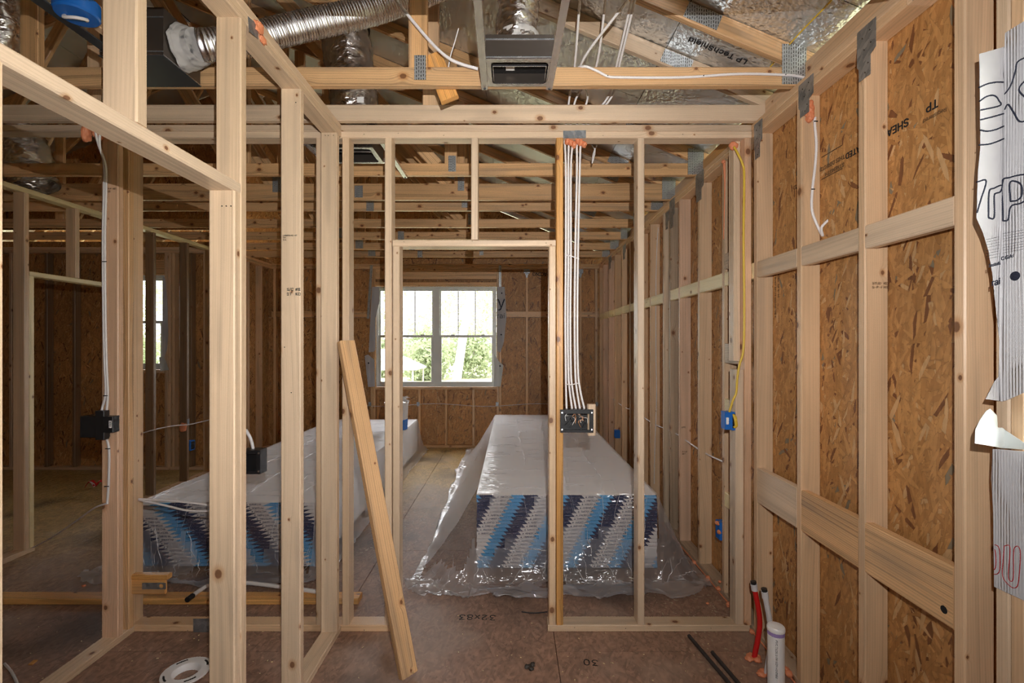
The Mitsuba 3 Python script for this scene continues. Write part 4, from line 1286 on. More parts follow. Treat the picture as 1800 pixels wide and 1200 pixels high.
# beside the partition, with yellow cable
d = 2.70
t = blue_box('bright blue outlet box with yellow cable where the partition meets the right wall', hx(1275, d), hx(1293, d), d, d + 0.06, hz(755, d), hz(724, d))
part(t, 'flange', bx(hx(1286, d), hx(1303, d), d - 0.004, d + 0.05, hz(756, d), hz(725, d), 0.003), 'm_blue')
part(t, 'opening', bx(hx(1287, d), hx(1297, d), d - 0.0055, d - 0.0042, hz(752, d), hz(727, d), 0.0003), 'm_black_matte')
part(t, 'sticker', bx(hx(1276.5, d), hx(1281, d), d - 0.0014, d - 0.0002, hz(745.5, d), hz(733.5, d), 0.0002), 'm_paper', label='white sticker')
part(t, 'wire_coil', merge([tube([P(1289 + k * 2, 728 + k * 2, d - 0.008), P(1292 + k, 738, d - 0.022), P(1293 + k, 748, d - 0.016), P(1290 + k, 751, d - 0.008)], 0.006, 8, 6) for k in range(3)]), 'm_cable_yellow', smooth=True, label='yellow cable ends')
c = PX(1258, 920, W + 0.02)
blue_box('blue outlet box with orange foam, low in the right wall beyond the partition', W - 0.012, W + 0.05, SY[4] + T15 + 0.002, SY[4] + T15 + 0.07, c[2] - 0.055, c[2] + 0.055)
part('outlet_box_001', 'foam_blob', merge([blob((W - 0.014, SY[4] + T15 + 0.03, c[2] + 0.045), (0.016, 0.02, 0.014), 2, 0.5), blob((W - 0.013, SY[4] + T15 + 0.01, c[2] - 0.005), (0.012, 0.014, 0.014), 5, 0.5)]), 'm_foam', smooth=True)
c = PX(1086, 764, W + 0.01)
blue_box('small blue outlet box far along the right wall above the drywall', W - 0.012, W + 0.05, SY[12] - 0.08, SY[12] - 0.002, c[2] - 0.05, c[2] + 0.05)
c = PX(338, 782, XF)
t = blue_box('small blue outlet box on the far left partition', XF - 0.05, XF + 0.012, 5.475 + T15 + 0.002, 5.475 + T15 + 0.085, c[2] - 0.055, c[2] + 0.055)
part(t, 'opening', bx(XF + 0.0122, XF + 0.0132, 5.475 + T15 + 0.012, 5.475 + T15 + 0.075, c[2] - 0.045, c[2] + 0.045, 0.0002), 'm_black_matte')
t = thing('ceiling_box', 'round bright blue ceiling box with a white cable loop at upper left', 'electrical box')
cb = P(135, 25, 1.80)
part(t, 'body', lathe([(0, 0.0), (0.065, 0.0), (0.070, 0.006), (0.070, 0.055), (0.0, 0.055)], (cb[0], 1.80, ZP + 0.002), 32), 'm_blue', smooth=35)
part(t, 'cable_loop', tube([(cb[0] - 0.035, 1.79, ZP - 0.001), (cb[0] - 0.02, 1.77, ZP - 0.02), (cb[0] + 0.02, 1.77, ZP - 0.022), (cb[0] + 0.035, 1.80, ZP - 0.01), (cb[0] + 0.02, 1.82, ZP - 0.001)], 0.006, 8, 8), 'm_cable', smooth=True)

# ------------------------------------------------------------------ cables
def cable(label, pts, r=0.0058, mat='m_cable', name='cable', ties=(), group=None):
    t = thing(name, label, 'cable', group)
    part(t, 'sheath', tube(pts, r, 8, 7), mat, smooth=True)
    for p, s in ties:
        part(t, 'staple', bx(p[0] - s, p[0] + s, p[1] - 0.008, p[1] - 0.004, p[2] - 0.002, p[2] + 0.002, 0.0005), 'm_black')
    return t


dn = YP + 0.036
xs5 = [994.5, 999, 1003.5, 1011, 1016]
tops = [(1020, -10), (1066, -10), (1108, -6), (1112, -6), (1118, -8)]
mids = [(1010, 118), (1047, 120), (1020, 116), (1083, 118), (1088, 118)]
lows = [(1001, 172), (1013, 172), (1033, 172), (1068, 172), (1074, 172)]
ends5 = [(996, 722), (1006, 722), (1013, 722), (1020, 722), (1028, 722)]
nm = ['first', 'second', 'third', 'fourth', 'rightmost']
for k in range(5):
    x = xs5[k]
    pts = [P(*tops[k], 2.18), P(*mids[k], 2.50), P(*lows[k], 2.735), P(994 + 8 * k, 228, YP + 0.045), P(993 + 7 * k, 250, YP + 0.045), P(x + (3 if k > 2 else 0), 300, dn), P(x, 450, dn - 0.012), P(x - 1, 560, dn - 0.012), P(x, 650, dn), P(x + 0.3 * (ends5[k][0] - x), 684, dn), P(*ends5[k], dn)]
    if k == 2:
        pts[0], pts[1] = P(*tops[k], 2.12), P(*mids[k], 2.42)
    cable(f'{nm[k]} from the left of the five white cables dropping into the wide black box', pts, 0.0062)
for px, py in ((1004, 451), (1003, 677)):
    solo('cable_tie', 'white tie holding the five cables together, ' + ('upper one' if py < 500 else 'lower one'), 'cable tie', tube([P(px - 10, py - 3, dn - 0.012), P(px, py - 1, dn - 0.022), P(px + 14, py + (4 if py < 500 else -4), dn - 0.018)], 0.003, 6, 4), 'm_tie_white', smooth=True)
fd = 2.28 - 0.006
cable('white cable running along the front roof truss chord to the right wall', [P(1016, 119, 2.30), P(1030, 117, fd - 0.004), P(1050, 125, fd), P(1068, 134, fd), P(1090, 136, fd), P(1200, 136, fd), P(1300, 130, fd), P(1385, 132, fd), P(1412, 136, fd), P(1420, 139, fd + 0.004)], 0.006, ties=[(P(1068, 134, fd), 0.002), (P(1236, 134, fd), 0.002), (P(1380, 132, fd), 0.002)])
cable('pair of white cables sagging from the top to the register box', [P(690, -8, 2.24), P(728, 40, 2.24), P(765, 82, 2.24), P(790, 103, 2.24), P(812, 113, 2.245), P(840, 121, 2.25)], 0.0075)
cable('thin white cable end sticking up above the front chord', [P(786, 124, 2.30), P(788, 119, 2.30), P(792, 98, 2.30), P(799, 75, 2.30), P(806, 50, 2.30)], 0.003)
cable('pair of white cables passing down behind the long top plate at centre right', [P(1040, 255, 3.1), P(1046, 265, 3.1), P(1041, 287, 3.1), P(1043, 270, 3.1), P(1049, 255, 3.1)], 0.004)
yq = SY[2] - 0.008
cable('white cable dangling from orange foam on a stud of the right wall', [P(1433, 206, yq), P(1432, 216, yq), P(1435, 253, yq), P(1433, 290, yq), P(1428, 333, yq), P(1427, 367, yq), P(1434, 390, yq), P(1446, 414, yq - 0.01), P(1444, 400, yq - 0.03), P(1458, 385, yq - 0.04), P(1473, 371, yq - 0.05), P(1482, 381, yq - 0.06), P(1492, 392, yq - 0.06), P(1513, 395, yq - 0.05)], 0.006, ties=[(P(1433, 214, yq), 0.008), (P(1428, 333, yq), 0.008)])
yy_ = YP + 0.03
cable('yellow cable running down from orange foam to the blue outlet box', [P(1290, 258, YP + 0.02), P(1297, 270, YP - 0.004), P(1305, 288, YP - 0.008), P(1308, 310, YP - 0.008), P(1307, 420, YP - 0.008), P(1308, 520, YP - 0.008), P(1307, 610, YP - 0.008), P(1300, 640, YP), P(1296, 664, YP + 0.004), P(1294, 690, YP + 0.010), P(1288, 704, YP + 0.012), P(1282, 724, YP + 0.02)], 0.0062, 'm_cable_yellow')
cable('yellow wire slanting across the underside of the roof deck', [on_deck(1352, 118, 0.012), on_deck(1400, 62, 0.012), on_deck(1455, 5, 0.012), on_deck(1468, -10, 0.012)], 0.0035, 'm_cable_yellow')
cable('white cable strung through the studs of the right wall at waist height', [(W + 0.045, y, 0.83 + 0.012 * math.sin(y * 5)) for y in np.arange(2.98, 6.6, 0.2)], 0.006)
yi = SY[8] - 0.006
cable('thin grey cable hanging down a stud of the right wall beyond the partition', [P(1157, 400, yi), P(1155, 430, yi), P(1153, 500, yi), P(1153, 620, yi), P(1154, 700, yi), P(1151, 790, yi), P(1150, 850, yi)], 0.004)
cable('white cable along the back wall below the window', [(x, YB - 0.007, 0.655 + 0.02 * math.sin(x * 4)) for x in np.linspace(-2.3, 1.25, 16)], 0.005)
for k, px in enumerate((650, 735, 874, 1049)):
    c = P(px, 710, YB - 0.012)
    part('wall_back', 'nail_plate', bx(c[0] - 0.022, c[0] + 0.022, YB - 0.0140, YB - 0.0125, c[2] - 0.03, c[2] + 0.03, 0.0004), 'm_galv')
wy = 2.567 - 0.007
c2 = [(181, 190, 2.52), (175, 250, 2.53), (183, 287, wy), (183, 330, wy), (181, 420, wy), (182, 560, wy), (184, 640, wy), (186, 690, wy), (180, 716, wy), (176, 736, wy - 0.02)]
cable('left one of the two white cables stapled down the corner stud to the black box', [P(*c) for c in c2], 0.006, ties=[(P(185, 460, wy), 0.012), (P(187, 695, wy), 0.012)])
cable('right one of the two white cables stapled down the corner stud to the black box', [P(160, 190, 2.50), P(172, 250, 2.53), P(185, 288, wy)] + [P(px + 3.5, py, d_) for px, py, d_ in c2[3:8]] + [P(188, 716, wy), P(185, 736, wy - 0.02)], 0.006)
cable('white cable leaving the underside of the corner black box towards the floor', [P(184, 761, wy - 0.012), P(190, 780, wy), P(192, 800, wy), P(191, 850, wy), P(189, 880, wy), P(188, 886, wy - 0.004)], 0.006, ties=[(P(191, 788, wy), 0.012), (P(189, 854, wy), 0.012)])
cable('white cable slung between the far partition and the corner stud over dark floor', [P(58, 962, 3.66), P(90, 945, 3.3), P(130, 918, 2.9), P(165, 893, 2.62), P(186, 885, 2.555)], 0.0045)
cable('white cable sagging from the corner studs in front of the left drywall stack', [P(244, 878, 2.66), P(290, 888, 2.66), P(330, 897, 2.66), P(372, 898, 2.66), P(400, 897, 2.67)], 0.006)
cable('white cable crossing just above it towards the near left studs', [P(244, 877, 2.655), P(290, 879, 2.655), P(340, 884, 2.655), P(372, 888, 2.66), P(395, 889, 2.672)], 0.006)
cable('white cable stretched between the far left studs beside the window', [P(250, 761, 4.95), P(275, 754, 4.98), P(305, 748, 5.3), P(331, 746, 5.46), P(350, 742, 5.6), P(372, 737, 5.75)], 0.006)
part(wf, 'nail_plate', bx(XF + 0.0005, XF + 0.002, 5.475, 5.475 + T15, hz(748, 5.48), hz(736, 5.48), 0.0003), 'm_galv')
part(wf, 'foam_blob', blob(P(322, 750, 5.46), (0.04, 0.03, 0.05), 3, 0.5), 'm_foam', smooth=True)
cable('two white cables entering the black box behind the near left studs', [P(432, 755, YP + 0.03), P(441, 772, YP + 0.03), P(446, 792, YP + 0.03)], 0.009)
cable('white cable on the floor at the lower left corner', [PF(8, 1166, 0.006), PF(20, 1180, 0.006), PF(30, 1200, 0.006), PF(38, 1225, 0.006)], 0.006)

# ------------------------------------------------------------------ air ducts and register boxes
def rail(label, px0, py0, px1, py1):
    """A flat steel hanger rail at ceiling height, running in depth between two trusses."""
    zc = ZP - 0.012
    a, b = PF(px0, py0, zc), PF(px1, py1, zc)
    t = thing('hanger_rail', label, 'metal rail')
    part(t, 'channel', merge([lum(a, b, 0.030, 0.0015, (1, 0, 0), 0, 0.0003)[:2], lum(a + [0.014, 0, 0.010], b + [0.014, 0, 0.010], 0.0015, 0.018, (1, 0, 0), 0, 0.0003)[:2]]), 'm_aluminium')
    part(t, 'screw', lathe([(0, 0), (0.006, 0), (0.005, -0.003), (0, -0.004)], tuple(b - unit(b - a) * 0.012 + [0, 0, -0.0012]), 10), 'm_metal_dark', smooth=30)


def register(label, x0, x1, y0, y1, z, hgt, sticker=False, louvre=True):
    t = thing('register_box', label, 'duct register box')
    m = 0.022
    part(t, 'shell', merge([bx(x0, x1, y0, y0 + 0.002, z, z + hgt, 0.0004), bx(x0, x1, y1 - 0.002, y1, z, z + hgt, 0.0004), bx(x0, x0 + 0.002, y0 + 0.002, y1 - 0.002, z, z + hgt, 0.0004), bx(x1 - 0.002, x1, y0 + 0.002, y1 - 0.002, z, z + hgt, 0.0004), bx(x0 + 0.002, x1 - 0.002, y0 + 0.002, y1 - 0.002, z + hgt - 0.002, z + hgt, 0.0004)]), 'm_box_front', label='brown-grey sheet metal box')
    outer, hole = sbox(x0 - 0.004, y0 - 0.004, x1 + 0.004, y1 + 0.004), sbox(x0 + m + 0.020, y0 + m * 0.9 + 0.020, x1 - m - 0.020, y1 - m * 0.9 - 0.020).buffer(0.020)
    part(t, 'flange', extrude(outer.difference(hole), 0.0025, frame((0, 0, z - 0.003), (1, 0, 0), (0, 1, 0))), 'm_aluminium', label='bright metal flange')
    part(t, 'liner', bx(x0 + 0.004, x1 - 0.004, y0 + 0.004, y1 - 0.004, z + 0.055, z + 0.060, 0.0005), 'm_black_matte', label='black insulated inside')
    part(t, 'seam', merge([bx(x0, x1, y0 - 0.0035, y0 - 0.0002, z + hgt * f, z + hgt * f + 0.004, 0.0005) for f in (0.06, 0.78)]), 'm_galv')
    if louvre:
        part(t, 'damper', merge([bx(x0 + m + 0.006, x1 - m - 0.006, (y0 + y1) / 2 - 0.045, (y0 + y1) / 2 - 0.041, z + 0.004, z + 0.012, 0.0003), bx(x0 + m + 0.006, x0 + m + 0.009, (y0 + y1) / 2 - 0.041, y1 - m, z + 0.004, z + 0.012, 0.0003), bx(x1 - m - 0.009, x1 - m - 0.006, (y0 + y1) / 2 - 0.041, y1 - m, z + 0.004, z + 0.012, 0.0003)]), 'm_aluminium')
    if sticker:
        part(t, 'sticker', bx(x0 + 0.085, x0 + 0.125, y1 - m - 0.055, y1 - m - 0.010, z + 0.052, z + 0.0546, 0.0002), 'm_paper')
    return t


solid('m_box_front', (0.10, 0.082, 0.07), 0.28, 0.5, metallic=0.7)
zr = ZP - 0.004
rx0, rx1 = hx(857, 2.245), hx(968, 2.245)
register('sheet metal register box with a black inside, hung on two rails at the front truss', rx0, rx1, 2.06, 2.272, zr, 0.105, True)
rail('left steel rail carrying the near register box', 838, -14, 852, 158)
rail('right steel rail carrying the near register box', 997, -14, 965, 158)
register('second register box, seen between the studs left of the doorway', hx(575, 3.25), hx(674, 3.25), 2.99, 3.25, zr, 0.105)
rail('steel rail beside the second register box', 664, 240, 713, 313)
rail('steel rail seen through the gap left of the near wall end stud', 536, 252, 560, 275)
register('dark register box at upper left with a white collar', hx(252, 2.27), hx(352, 2.27), 2.03, 2.27, zr, 0.20, False, False)
scene['register_box_002__plate'] = mikit.ply(bx(hx(252, 2.27) - 0.003, hx(352, 2.27) + 0.003, 2.026, 2.274, zr - 0.006, zr - 0.0032, 0.0004), 'm_metal_dark')


def foil_tube(label, path, r, seed, sides=40, steps=44, collar=True, name='flexible_duct'):
    t = thing(name, label, 'air duct')
    p = spline(path, max(3, steps // max(1, len(path) - 1)))
    V, Fc = tube(p, r, sides, 0, cap=False)
    n = len(p)
    ang = np.tile(np.arange(sides) / sides * 2 * np.pi, n)
    k = np.repeat(np.arange(n), sides) / n
    q = np.stack([np.cos(ang) * 1.6, np.sin(ang) * 1.6, k * 7 + ang * 0.6], 1)
    dsp = (meshkit.fbm(q, 4, seed) - 0.5) * 0.34 + (meshkit.fbm(q * 3.3, 2, seed + 3) - 0.5) * 0.11
    cen = np.repeat(p, sides, axis=0)
    V = cen + (V - cen) * (1 + dsp)[:, None]
    part(t, 'jacket', (V, Fc), 'm_duct_foil', smooth=True, label='crumpled foil jacket')
    return t, p


t, p = foil_tube('crumpled foil duct coming down onto the near register box', [P(918, -40, 2.16), P(912, 10, 2.16), P(908, 45, 2.165), (hx(910, 2.165), 2.165, zr + 0.112)], 0.090, 3)
part(t, 'collar', lathe([(0.070, 0.0), (0.088, 0.002), (0.092, 0.02), (0.096, 0.05), (0.088, 0.062)], (hx(911, 2.165), 2.165, zr + 0.106), 30), 'm_mastic', smooth=40, label='grey sealing compound')
t, p = foil_tube('thick foil duct standing behind the front chord below the metal pipe', [P(606, 48, 2.93), P(612, 100, 2.93), P(620, 150, 2.93), P(624, 188, 2.93), P(622, 212, 2.94)], 0.140, 8)
part(t, 'rim', tube([P(606, 52, 2.93), P(605, 41, 2.93)], 0.148, 28, 0), 'm_black_matte', smooth=40, label='black open end')
part(t, 'tag', bx(hx(628, 2.77), hx(640, 2.77), 2.765, 2.767, hz(181, 2.77), hz(171, 2.77), 0.0003), 'm_paper')
foil_tube('crumpled foil duct high in the far left roof space', [P(30, 235, 3.9), P(45, 270, 3.9), P(50, 300, 3.9), P(62, 330, 3.9)], 0.155, 14)
foil_tube('dark foil duct at the extreme upper left', [P(-10, -40, 2.3), P(2, 10, 2.3), P(6, 60, 2.3), P(-4, 110, 2.3)], 0.075, 19)


def corrugated(path, r, pitch=0.0135):
    p = spline(path, 10)
    L = np.concatenate([[0], np.cumsum(np.linalg.norm(np.diff(p, axis=0), axis=1))])
    n = int(L[-1] / pitch) * 6
    s = np.linspace(0, L[-1], n)
    p = np.stack([np.interp(s, L, p[:, k]) for k in range(3)], 1)
    seam = (s % 0.050) / 0.050
    rr = r * (1 + 0.020 * np.cos(s / pitch * 2 * np.pi) + 0.050 * np.exp(-((seam - 0.5) / 0.05) ** 2))
    return tube(p, rr, 32, 0)


pts = [P(352, 80, 2.135), P(372, 79, 2.15), P(430, 72, 2.22), P(500, 54, 2.30), P(560, 40, 2.36), P(640, 22, 2.42), P(710, 0, 2.48), P(800, -35, 2.55)]
t = thing('metal_pipe', 'ribbed bare aluminium duct sloping up across the top of the picture', 'air duct')
part(t, 'ribs', corrugated(pts, 0.067), 'm_aluminium', smooth=True)
xb_ = hx(352, 2.27) + 0.004
elbow = [(xb_, 2.15, zr + 0.10), (xb_ + 0.02, 2.15, zr + 0.10), (xb_ + 0.05, 2.146, zr + 0.10), tuple(P(352, 80, 2.135))]
ev, ef = tube(elbow, [0.100, 0.092, 0.078, 0.072], 40, 10)
ec = np.array([xb_ + 0.04, 2.148, zr + 0.10])
ev = ec + (ev - ec) * (1 + 0.34 * (meshkit.fbm(ev * 22, 3, 5) - 0.5))[:, None]
ev[:, 0] = np.maximum(ev[:, 0], xb_)
part(t, 'collar', (ev, ef), 'm_mastic', smooth=True, label='white sealing compound over the collar')
# hanger beam at upper left, running in depth
xr = hx(60, 1.75)
solo('strut', 'grey steel edged hanger beam running in depth at upper left', 'beam', ax(-1.66, -1.622, 1.20, 2.02, ZP + 0.03, ZP + 0.118, WARM), 'm_lumber')
solo('hanger_rail', 'dark steel rail along the hanger beam at upper left', 'metal rail', bx(-1.712, -1.664, 1.20, 2.02, ZP + 0.004, ZP + 0.010, 0.001), 'm_metal_dark')

# ------------------------------------------------------------------ torn house wrap
def wrap_sheet(label, outline, fn, n=26, flat=0.0008, mat='m_wrap', name='house_wrap'):
    """outline: polygon in (s, t); fn(s, t) -> point. A thin sheet cut to the outline."""
    poly = Polygon(outline)
    x0, y0, x1, y1 = poly.bounds
    import shapely
    m = trimesh.creation.extrude_polygon(poly, 1.0, engine='earcut')
    xs_ = np.linspace(x0, x1, n)
    ys_ = np.linspace(y0, y1, int(n * 2.2))
    V, Fc = [], []
    for i in range(len(xs_) - 1):
        for j in range(len(ys_) - 1):
            cell = sbox(xs_[i], ys_[j], xs_[i + 1], ys_[j + 1])
            if not poly.intersects(cell):
                continue
            g = poly.intersection(cell) if not poly.contains(cell) else cell
            for gg in getattr(g, 'geoms', [g]):
                if gg.geom_type != 'Polygon' or gg.area < 1e-9:
                    continue
                c = list(shapely.geometry.polygon.orient(gg).exterior.coords)[:-1]
                b = len(V)
                V += c
                Fc += [(b, b + k, b + k + 1) for k in range(1, len(c) - 1)]
    V = np.array(V)
    me = trimesh.Trimesh(np.column_stack([V, np.zeros(len(V))]), Fc, process=False)
    me.merge_vertices(digits_vertex=7)
    p3 = np.array([fn(a, b) for a, b, _ in me.vertices])
    key = thing(name, label, 'house wrap')
    part(key, 'sheet', thick((p3, np.array(me.faces)), flat), mat, smooth=40)
    return key


def strokes(parent, lines, fn, wdt, mat, off):
    """Outline lettering on a sheet: polylines in (s, t) as flat ribbons."""
    ms = []
    for ln in lines:
        ln = np.asarray(ln, float)
        q = np.array([fn(a, b) for a, b in ln]) + off
        ms.append(tube(q, wdt, 6, 5 if len(ln) > 2 else 1))
    part(parent, 'print', merge(ms), mat, smooth=True)


XW = W - 0.004
yc_ = 1.337


def wrap_pt(px, py):
    """Where the sheet lies at a pixel: right of the crease on the stud faces, left of it turned out towards the room."""
    crease = 1765 - 9 * (py - 90) / 700
    if px >= crease:
        return PX(px, py, XW)
    c = PX(crease, py, XW)
    k = (crease - px) / 45.0
    out = 0.030 * min(1, max(0, (560 - py) / 420))
    d_ = c[1] - out * k
    return P(px, py, d_)


# the upper sheet, cut ragged along its left edge
up = [(1721, 95), (1766, 82), (1767, 58), (1812, 30), (1830, 20), (1830, 672), (1800, 690), (1768, 704), (1762, 705), (1745, 703), (1732, 701), (1738, 690), (1748, 670), (1755, 662), (1757, 600), (1750, 540), (1744, 480), (1737, 440), (1728, 410), (1716, 383), (1719, 300), (1723, 260), (1722, 160)]
w1 = wrap_sheet('large torn white house wrap with big outlined letters at the right edge', up, wrap_pt, 18)
L = []
L.append([(1721, 154), (1735, 148), (1750, 145), (1764, 145)])
L.append([(1722, 178), (1732, 171), (1742, 168), (1750, 170), (1755, 177), (1757, 186), (1723, 194)])
L.append([(1723, 211), (1743, 206), (1764, 200)])
L.append([(1723, 229), (1735, 231), (1750, 228), (1764, 222)])
L.append([(1721, 255), (1736, 254), (1750, 250), (1764, 244)])
L2 = [[(1766, 166), (1777, 150), (1785, 125), (1789, 109), (1810, 98)], [(1766, 193), (1772, 184), (1783, 200), (1793, 214), (1815, 209)], [(1812, 132), (1791, 158), (1815, 181)]]
L2 += [[(1717, 320), (1733, 318), (1724, 350), (1717, 374)], [(1737, 383), (1738, 338), (1747, 331), (1760, 326), (1758, 337), (1750, 340), (1747, 346), (1747, 382), (1737, 383)],
       [(1763, 388), (1761, 322), (1775, 312), (1800, 307), (1815, 312)], [(1763, 388), (1772, 386), (1777, 363), (1795, 357), (1812, 345)], [(1776, 353), (1775, 322), (1785, 319), (1795, 326), (1796, 343), (1788, 352), (1776, 354)]]
off_ = np.array([-0.0008, -0.0012, 0])
for grp in (L, L2[:3], L2[3:4], L2[4:5], L2[5:]):
    strokes(w1, grp, wrap_pt, 0.0021, 'm_ink_blue', off_)
small = []
for y0, n_ in ((407, 4), (427, 4)):
    for k in range(n_):
        y = y0 + k * 4.6
        x = 1733 + k * 0.9
        small.append([(x, y + 14), (x + 24, y + 9)])
        small.append([(1761, y + 4), (1799, y - 3)])
strokes(w1, small, wrap_pt, 0.0005, 'm_ink_blue', np.array([-0.0006, -0.0009, 0]))
for s, px, py, h in (('CGAC-38', 1759, 458, 0.0095), ('Installat', 1737, 470, 0.0085), ('rai', 1742, 503, 0.0165)):
    a, b = wrap_pt(px, py), wrap_pt(px + 16, py - 4)
    part(w1, 'print', text(s, h, a + [-0.0012, -0.0016, 0], unit(b - a), (0, 0, 1), 0.0006, True), 'm_ink_blue')
part(w1, 'cap_nail', lathe([(0, 0), (0.0125, 0), (0.0115, 0.003), (0.004, 0.005), (0, 0.0052)], (0, 0, 0), 22).apply_transform(frame(PX(1785, 485, XW - 0.0002), (0, -1, 0), (0, 0, 1)) @ np.diag([1, 1, 1, 1.0])), 'm_ink_blue', smooth=35, label='dark blue cap nail')


def flap_pt(px, py):
    k = max(0.0, (1765 - px) / 50.0)
    c = PX(max(px, 1758), py, XW)
    return P(px, py, c[1] - 0.035 * k - 0.02 * max(0, (py - 740) / 50))


fl1 = [(1733, 722), (1740, 718), (1752, 730), (1753, 751), (1762, 752), (1830, 798), (1830, 798), (1800, 790), (1760, 787), (1713, 779), (1714, 755), (1722, 738)]
wrap_sheet('torn white wrap flap folded outward at the right edge', fl1, flap_pt, 12, 0.001, 'm_wrap_back')
lo_ = [(1745, 788), (1830, 796), (1830, 1072), (1800, 1055), (1748, 1031), (1747, 960), (1746, 900), (1743, 840)]
w3 = wrap_sheet('lower strip of white house wrap with red outlined letters at the right edge', lo_, lambda px, py: PX(px, py, XW), 14)
O_ = [[(1749, 957), (1755, 960), (1758, 970), (1758, 1000), (1754, 1008), (1748, 1009)], [(1749, 965), (1751, 975), (1751, 995), (1748, 1001)]]
U_ = [[(1766, 959), (1776, 962), (1773, 1010), (1777, 1021), (1782, 1014), (1783, 965), (1794, 967), (1791, 1022), (1784, 1033), (1773, 1027), (1763, 1012), (1764, 985), (1766, 959)]]
for g_ in (O_, U_):
    strokes(w3, g_, lambda px, py: PX(px, py, XW), 0.0011, 'm_ink_red', np.array([-0.0008, 0, 0]))


def by_window(label, outline, yy, bulge, prints=(), mat='m_wrap', nails_=()):
    cx = sum(p[0] for p in outline) / len(outline)

    def fn(px, py):
        return P(px, py, yy - 0.012 - bulge * abs(px - cx) / 12.0 * (0.4 + 0.6 * math.sin(py * 0.05) ** 2))
    k = wrap_sheet(label, outline, fn, 7, 0.001, mat)
    for s, px, py, h in prints:
        part(k, 'print', text(s, h, P(px, py, yy - 0.05), (1, 0, 0), (0, 0, 1), 0.001, False), 'm_ink_blue')
    for px, py in nails_:
        part(k, 'cap_nail', lathe([(0, 0), (0.0125, 0), (0.0115, 0.003), (0, 0.0045)], (0, 0, 0), 14).apply_transform(frame(P(px, py, yy - 0.045), (1, 0, 0), (0, 0, 1))), 'm_ink_blue')


by_window('strip of white wrap hanging at the upper right of the double window', [(873.5, 504), (887, 504), (889, 530), (890, 560), (886, 600), (880, 619), (874, 617)], YB, 0.02, [('y', 873.5, 540, 0.17), ('rai', 873.5, 559, 0.075)], nails_=[(882, 515), (881, 588)])
by_window('white wrap flap curling at the lower right of the double window', [(869, 622), (876, 634), (885, 642), (880, 679), (868, 679)], YB, 0.04, mat='m_wrap_back', nails_=[(879, 643)])
by_window('strip of white wrap hanging at the upper left of the double window', [(654, 504), (667, 504), (667, 530), (660, 560), (660, 614), (657, 618), (648, 619), (650, 580), (652, 540)], YB, 0.04)
by_window('white wrap flap curling at the lower left of the double window', [(641, 625), (647, 623), (658, 632), (659, 679), (647, 680), (643, 645)], YB, 0.04, nails_=[(648, 638)])
by_window('strip of white wrap curling beside the narrow left window', [(286, 484), (291, 490), (294, 530), (296, 590), (293, 615), (286, 640)], YB2, 0.03)
by_window('loose white wrap corner below the narrow left window', [(280, 628), (288, 625), (297, 650), (282, 652)], YB2, 0.05, mat='m_wrap_back')

# ------------------------------------------------------------------ outdoors
gr = struct('ground', 'pale lawn outside the windows', 'lawn')
part(gr, 'lawn', bx(-60, 60, YB + 0.6, 90, -1.8, -1.6, 0.01), 'm_grass')
part(gr, 'lawn', bx(-60, XE - 0.6, -60, YB + 0.6, -1.8, -1.6, 0.01), 'm_grass')
part(gr, 'lawn', bx(2.2, 60, -60, YB + 0.6, -1.8, -1.6, 0.01), 'm_grass')
part(gr, 'lawn', bx(XE - 0.6, 2.2, -60, -3.2, -1.8, -1.6, 0.01), 'm_grass')


def leaves(n, centre, radius, seed, size=0.16, shell=0.45):
    r = np.random.default_rng(seed)
    d = r.normal(size=(n, 3))
    d /= np.linalg.norm(d, axis=1, keepdims=True)
    rad = (shell + (1 - shell) * r.random(n)) * (0.75 + 0.5 * meshkit.noise(d * 2.5 + seed, seed))
    c = np.asarray(centre) + d * rad[:, None] * np.asarray(radius)
    a = r.normal(size=(n, 3))
    a /= np.linalg.norm(a, axis=1, keepdims=True)
    b = np.cross(a, r.normal(size=(n, 3)))
    b /= np.linalg.norm(b, axis=1, keepdims=True) + 1e-9
    s = size * (0.6 + 0.8 * r.random((n, 1)))
    V = np.stack([c - a * s, c - b * s * 0.5, c + a * s, c + b * s * 0.5], 1).reshape(-1, 3)
    V[:, 2] = np.maximum(V[:, 2], -1.58)
    k = np.arange(n)[:, None] * 4
    return V, np.vstack([k + [0, 1, 2], k + [0, 2, 3]])


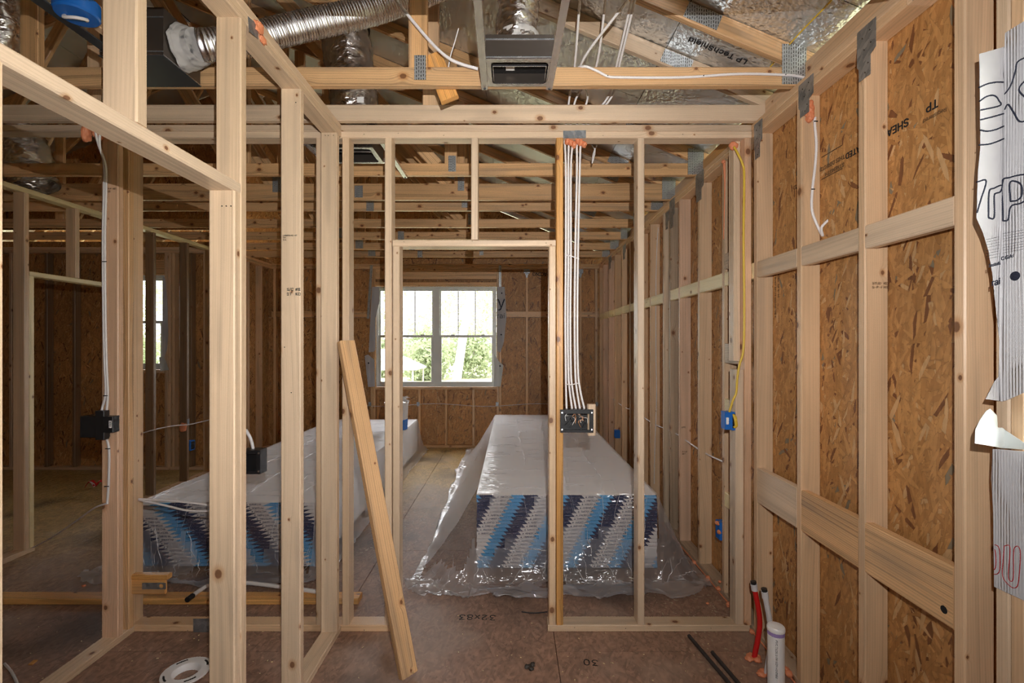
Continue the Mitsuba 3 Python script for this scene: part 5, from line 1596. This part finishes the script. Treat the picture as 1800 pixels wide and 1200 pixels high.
def tree(name, label, cat, x, y, h, crown, seed, trunk=0.16, lean=0.0, group=None, n=2600, size=0.17):
    t = thing(name, label, cat, group)
    if trunk:
        pts = [(x, y, -1.6), (x + lean * 0.3, y, h * 0.3), (x + lean * 0.7, y, h * 0.65), (x + lean, y, h)]
        br = [tube(pts, [trunk, trunk * 0.85, trunk * 0.7, trunk * 0.4], 9, 6)]
        r = np.random.default_rng(seed)
        for k in range(5):
            z = h * (0.45 + 0.11 * k)
            a = r.uniform(0, 6.28)
            b0 = np.array([x + lean * z / h, y, z])
            br.append(tube([b0, b0 + [math.cos(a) * crown * 0.5, math.sin(a) * crown * 0.5, 0.5], b0 + [math.cos(a) * crown * 0.9, math.sin(a) * crown * 0.9, 0.9]], [trunk * 0.35, trunk * 0.2, trunk * 0.1], 6, 4))
        part(t, 'trunk', merge(br), 'm_bark', smooth=True)
        part(t, 'foliage', leaves(n, (x + lean, y, h), (crown, crown, crown * 0.75), seed, size), 'm_leaf', kind='stuff')
    else:
        part(t, 'foliage', leaves(n, (x, y, h * 0.42 - 1.6), (crown, crown, h * 0.62), seed, size, 0.3), 'm_leaf', kind='stuff')
        part(t, 'stem', tube([(x, y, -1.6), (x + 0.05, y, h * 0.3)], 0.05, 6, 3), 'm_bark', smooth=True)


tree('pale_tree', 'pale leaning tree trunk seen through the right sash of the double window', 'tree', -4.2, 36, 15.0, 4.5, 3, 0.36, 3.2, n=1500, size=0.2)
for k, (x, y, h, c) in enumerate(((-16.0, 56, 11, 4.0), (-9.0, 66, 13, 4.6), (-2.0, 60, 11, 4.2), (-26.5, 62, 13, 4.4), (-36, 52, 12, 4.2), (-47, 60, 12, 4.4), (7.5, 58, 12, 4.4))):
    tree('tree', 'pale green tree beyond the lawn outside the windows', 'tree', x, y, h * 0.6, c, 30 + k, 0.2, 0.6, 'trees beyond the lawn', n=950, size=0.22)
for k, (x, y, h, c) in enumerate(((-12.3, 46, 4.6, 2.5), (-7.4, 42, 3.6, 2.0), (-3.6, 45, 5.6, 2.6), (1.4, 47, 5.2, 2.5), (-17.5, 49, 5.6, 2.9), (-8.6, 50, 6.2, 2.8), (-30.0, 46, 5.2, 2.8), (-37.5, 48, 5.8, 3.0), (-23.5, 47, 5.0, 2.6))):
    tree('bush', 'green bush at the edge of the lawn outside the windows', 'bush', x, y, h, c, 60 + k, 0, 0, 'bushes at the edge of the lawn', n=2600, size=0.20)
sh = thing('shed', 'open shelter with a pale roof outside the double window', 'shelter')
sx, sy = -8.0, 30.0
rz = hz(648, sy)
part(sh, 'roof', extrude(Polygon([(-3.6, 0), (2.0, 0), (2.0, 0.08), (-0.8, 1.3), (-3.6, 0.1)]), 4.0, frame((sx, sy + 4.0, rz - 0.1), (1, 0, 0), (0, 0, 1))), 'm_shed_roof')
for px_, py_ in ((-3.2, 0.2), (1.8, 0.2), (-3.2, 3.7), (1.8, 3.7)):
    part(sh, 'post', tube([(sx + px_, sy + py_, -1.6), (sx + px_, sy + py_, rz - 0.09)], 0.06, 8, 2), 'm_bark', smooth=True)
